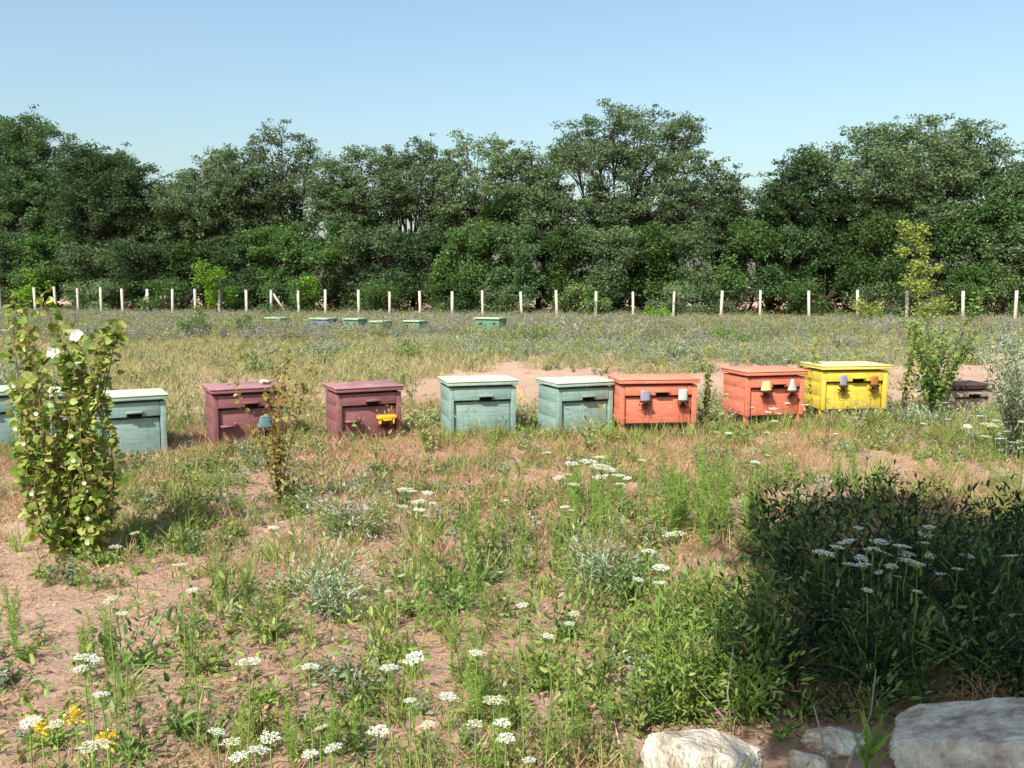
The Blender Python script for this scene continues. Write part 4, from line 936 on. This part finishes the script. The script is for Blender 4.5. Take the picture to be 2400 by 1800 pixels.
def herb(seed, n_st, h, spread, per, leaf, wr, mat, up=.3, flower=None):
    r = np.random.default_rng(seed); b = MB(); pts = []
    for s in range(n_st):
        P = stem_path(h * r.uniform(.5, 1.1), (r.normal(0, spread), r.normal(0, spread)), r, 4); P[:, :2] += r.normal(0, .02, 2)
        b.tube(P, [.0022, .002, .0015, .001], 3, False)
        u = r.uniform(.05, 1, per); d = rdir(per, up, r); ll = leaf * r.uniform(.6, 1.3, per)
        leaves(b, LEAF4, along(P, u), d, rdir(per, .7, r), ll, ll * wr); pts.append(P[-1])
    nf = sum(len(f) for k_ in b.F.values() for f in k_)
    me = b.mesh('herb'); me.materials.append(M[mat]); return me

def wedge(n, y0, y1, r, half=.62, pad=1.2):
    y = np.sqrt(r.random(n) * (y1 ** 2 - y0 ** 2) + y0 ** 2); x = r.uniform(-1, 1, n) * (half * y + pad)
    return x, y

g_ = np.random.default_rng(77)
# low green herbs near, in patches that leave bare soil between
HERBS = [herb(600 + i, 7, .11, .7, 9, .03, .4, m) for i, m in enumerate(['herb', 'herb', 'herb_dark', 'weed', 'herb', 'silver', 'herb_dark', 'olive'])]
x, y = wedge(9000, 2.2, 10.5, g_)
keep = fbm(x * .9, y * .9, 41) * .6 + fbm(x * 3.2, y * 3.2, 47) * .4 > .53 + .05 * g_.normal(size=len(x))
scatter('low_herbs', 'low green herbs patching the pink soil', 'herbs', HERBS, x[keep], y[keep], g_.uniform(.45, 1.25, keep.sum()), g_)
# green grass tufts
TUFT = [tuft(620 + i, 26, .22, .025, m) for i, m in enumerate(['weed', 'weed', 'herb', 'olive'])]
x, y = wedge(3400, 2.2, 12, g_)
keep = fbm(x * .7 + 9, y * .7, 51) > .56 + .05 * g_.normal(size=len(x))
scatter('grass', 'green grass tufts scattered over the near soil', 'grass', TUFT, x[keep], y[keep], g_.uniform(.5, 1.15, keep.sum()), g_)
# dry grass
DRY = [tuft(640 + i, 30, .16, .05, m, .0045, .9) for i, m in enumerate(['straw', 'straw', 'rust', 'yellowgrass', 'rust'])]
x, y = wedge(9000, 2.2, 13, g_)
z_ = fbm(x * .8, y * .8 + 30, 61)
reddish = (y > 5.6) & (y < 9.6) & (x < .6)
keep = (z_ + .12 * reddish + .08 * (y > 8.4) > .52 + .06 * g_.normal(size=len(x)))
ix = np.where(reddish & (g_.random(len(x)) < .7), np.where(g_.random(len(x)) < .5, 2, 4), g_.integers(0, 5, len(x)))
scatter('dry_grass', 'dry straw and rust coloured grass around the hives', 'grass', DRY, x[keep], y[keep], g_.uniform(.5, 1.2, keep.sum()), g_, ix[keep])
# flat litter and clods
r = np.random.default_rng(5)
LIT = []
for i in range(4):
    b = MB(); n = 22; P = np.stack([r.normal(0, .09, n), r.normal(0, .09, n), r.uniform(.004, .02, n)], 1); A = np.stack([r.normal(size=n), r.normal(size=n), r.normal(0, .12, n)], 1)
    leaves(b, BLADE, P, A, np.tile([0, 0, 1.], (n, 1)) + r.normal(0, .2, (n, 3)), r.uniform(.03, .11, n), r.uniform(.002, .005, n)); me = b.mesh('litter'); me.materials.append(M['straw'] if i % 2 else M['rust']); LIT.append(me)
x, y = wedge(4200, 2.2, 10, g_)
scatter('straw_litter', 'dead straw and stalk litter lying on the near soil', 'litter', LIT, x, y, g_.uniform(.6, 1.3, len(x)), g_, None, .002, .05)
CL = []
for i in range(4):
    me = stone_mesh('clod', 1, .8, .6, 30 + i, 1); me.materials.clear(); me.materials.append(M['clod']); CL.append(me)
x, y = wedge(9000, 2.2, 11, g_)
scatter('soil_clods', 'small clods and pebbles on the bare pink soil', 'clods', CL, x, y, .005 + .024 * g_.random(len(x)) ** 4, g_, None, .002, .5)
# the field behind the hives: bare pink strip, then dry yellow and green grass
FIELD = [tuft(660 + i, 24, .24, .08, m, .009, .6) for i, m in enumerate(['yellowgrass', 'dulltan', 'yellowgrass', 'herb', 'dulltan'])] + [herb(670 + i, 8, .22, .55, 11, .045, .35, m) for i, m in enumerate(['herb', 'yellowgrass', 'olive', 'silver'])]
x, y = wedge(43520, 10.3, 32, g_, .8)
bare = np.clip(1.25 - np.abs(y - 14.6 - .15 * x) / 4.2, 0, 1) * np.clip((x + 3) / 4 + .5, .35, 1)
keep = .6 * fbm(x * .45, y * .45, 71) + .4 * fbm(x * 1.6, y * 1.6, 73) - .30 * bare > .36 + .07 * g_.normal(size=len(x))
pn = fbm(x * .22 + 7, y * .22, 75) + .08 * g_.normal(size=len(x)) + np.clip((x - 3) / 40, -.1, .12)
ix = np.where(pn < .45, g_.choice([1, 4, 4, 0, 5], len(x)), np.where(pn < .53, g_.choice([0, 1, 6, 3, 8], len(x)), g_.choice([3, 5, 8, 8, 7], len(x))))
scatter('field_grass', 'dry yellow-green grass of the field behind the hives', 'grass', FIELD, x[keep], y[keep], g_.uniform(.55, 1.2, keep.sum()), g_, ix[keep])
# taller growth at the feet of the hives
hx = []; hy = []
for cx, cy, a, hw, hd in FOOT[:11]:
    n_ = 85; u_ = g_.uniform(-hw - .25, hw + .25, n_); v_ = -hd - np.abs(g_.normal(0, .22, n_)) - .02
    hx.append(cx + u_ * math.cos(a) - v_ * math.sin(a)); hy.append(cy + u_ * math.sin(a) + v_ * math.cos(a))
x = np.concatenate(hx); y = np.concatenate(hy)
keep = fbm(x * 1.7, y * 1.7, 77) > .40
scatter('hive_grass', 'mixed green and dry grass standing at the feet of the near hives', 'grass', [TUFT[0], TUFT[2], DRY[0], DRY[3], DRY[2], HERBS[0], HERBS[7]], x[keep], y[keep], g_.uniform(.7, 1.35, keep.sum()), g_)
# grey herbs towards the fence
GREY = [herb(690 + i, 10, .42, .4, 18, .06, .3, m, .6) for i, m in enumerate(['lavender', 'lavender', 'silver', 'lavender', 'herb', 'yellowgrass'])]
x, y = wedge(28160, 20, 52, g_, .8)
fy = FA.y + (FB.y - FA.y) * (FA.x - x) / (FA.x - FB.x)
keep = (fbm(x * .35, y * .35, 81) + np.clip((y - 27.5) / 9, -.35, .35) > .46 + .06 * g_.normal(size=len(x))) & (y < fy + 2.5)
pr = g_.random(len(x)); ix = np.where(pr < .5, g_.choice([0, 1, 3], len(x)), np.where(pr < .7, 2, np.where(pr < .86, 4, 5)))
patch = (fbm(x * .2 + 4, y * .2, 91) > .56); ix = np.where(patch & (g_.random(len(x)) < .5), 4, ix)
scatter('grey_herbs', 'grey-lilac herb meadow reaching up to the fence posts', 'herbs', GREY, x[keep], y[keep], g_.uniform(.6, 1.15, keep.sum()), g_, ix[keep])
# brambles and litter below the thicket
x, y = wedge(23040, 34, 62, g_, .8)
fy = FA.y + (FB.y - FA.y) * (FA.x - x) / (FA.x - FB.x)
keep = (y > fy + 1) & (y < fy + 9)
scatter('undergrowth', 'dim undergrowth on the ground below the locust thicket', 'undergrowth', [herb(705, 8, .5, .5, 9, .12, .4, 'scrub'), herb(706, 8, .45, .6, 8, .1, .4, 'dryleaf'), tuft(707, 24, .4, .1, 'straw', .012, .7)], x[keep], y[keep], g_.uniform(.6, 1.3, keep.sum()), g_)

# ------------------------------------------------------------------ the tree behind the photographer that throws the shade
def shade_tree():
    r = np.random.default_rng(9)
    t = thing('shade_tree', 'leafy tree whose dark shadow falls over the rocks and weeds', 'tree', (-.7, -2.6, 0))
    o = np.array([-.7, -2.6, 0]); tb = MB(); cr = MB()
    f0 = np.array([.1, .25, 2.4]); tb.tube([(0, 0, -.1), (.05, .1, 1.2), f0], [.17, .14, .12], 8)
    cot = 1 / math.tan(SUN_EL); sd = np.array([math.sin(SUN_PHI), math.cos(SUN_PHI), 0]) * cot
    # shadow patches on the ground (x, y), height of the leaves that throw them, radius, density
    for sx, sy, h, rad, dn in [(2.6, 6.1, 5.2, .62, 1), (2.1, 5.4, 5.0, .60, 1.1), (3.1, 5.6, 5.3, .8, 1), (2.0, 4.6, 4.7, .60, 1.2), (2.8, 4.7, 5.0, .8, 1.2), (3.6, 4.8, 5.3, .8, 1), (1.75, 3.95, 4.5, .55, 1.2), (2.4, 3.9, 4.6, .7, 1.2), (3.2, 3.9, 4.9, .8, 1), (1.35, 3.55, 4.3, .38, .8), (1.5, 2.9, 4.3, .6, .38), (2.4, 3.0, 4.5, .7, .9), (1.0, 2.3, 4.2, .5, .45), (2.9, 6.6, 5.4, .45, .8), (1.75, 3.3, 4.3, .5, .9), (2.0, 2.7, 4.4, .6, .4),
        (4.4, 4.4, 5.6, 1.1, 1), (5.2, 3.2, 6.5, 1.4, 1), (4.2, 2.6, 5.2, 1.2, 1), (6.4, 3.6, 7.2, 1.5, 1), (4.4, 1.4, 5.6, 1.3, 1), (6.2, 1.8, 6.8, 1.5, 1), (3.0, 1.8, 4.8, .9, 1), (5.4, 4.6, 7.4, 1.3, .9)]:  # extra unseen crown lobes, added to keep sky light off the shade
        c = np.array([sx, sy, 0]) - sd * h + np.array([0, 0, h]) - o
        mid = (f0 + c) / 2 + [0, 0, .2]
        tb.tube([f0, mid, c], [.06, .04, .015], 5)
        n = int(52 * rad ** 2 / .36 * dn)
        u = rdir(n, 0, r); cl = c + u * (r.random(n) ** .5)[:, None] * np.array([rad, rad, rad * .55])
        for c0 in cl:
            clump_leaves(cr, c0, .22, 30, .155, r, .6)
            tb.tube([c + (c0 - c) * .1, c0], [.012, .004], 3, False)
    tb.build('trunk', M['bark'], t, True); cr.build('crown', M['locust'], t)
shade_tree()
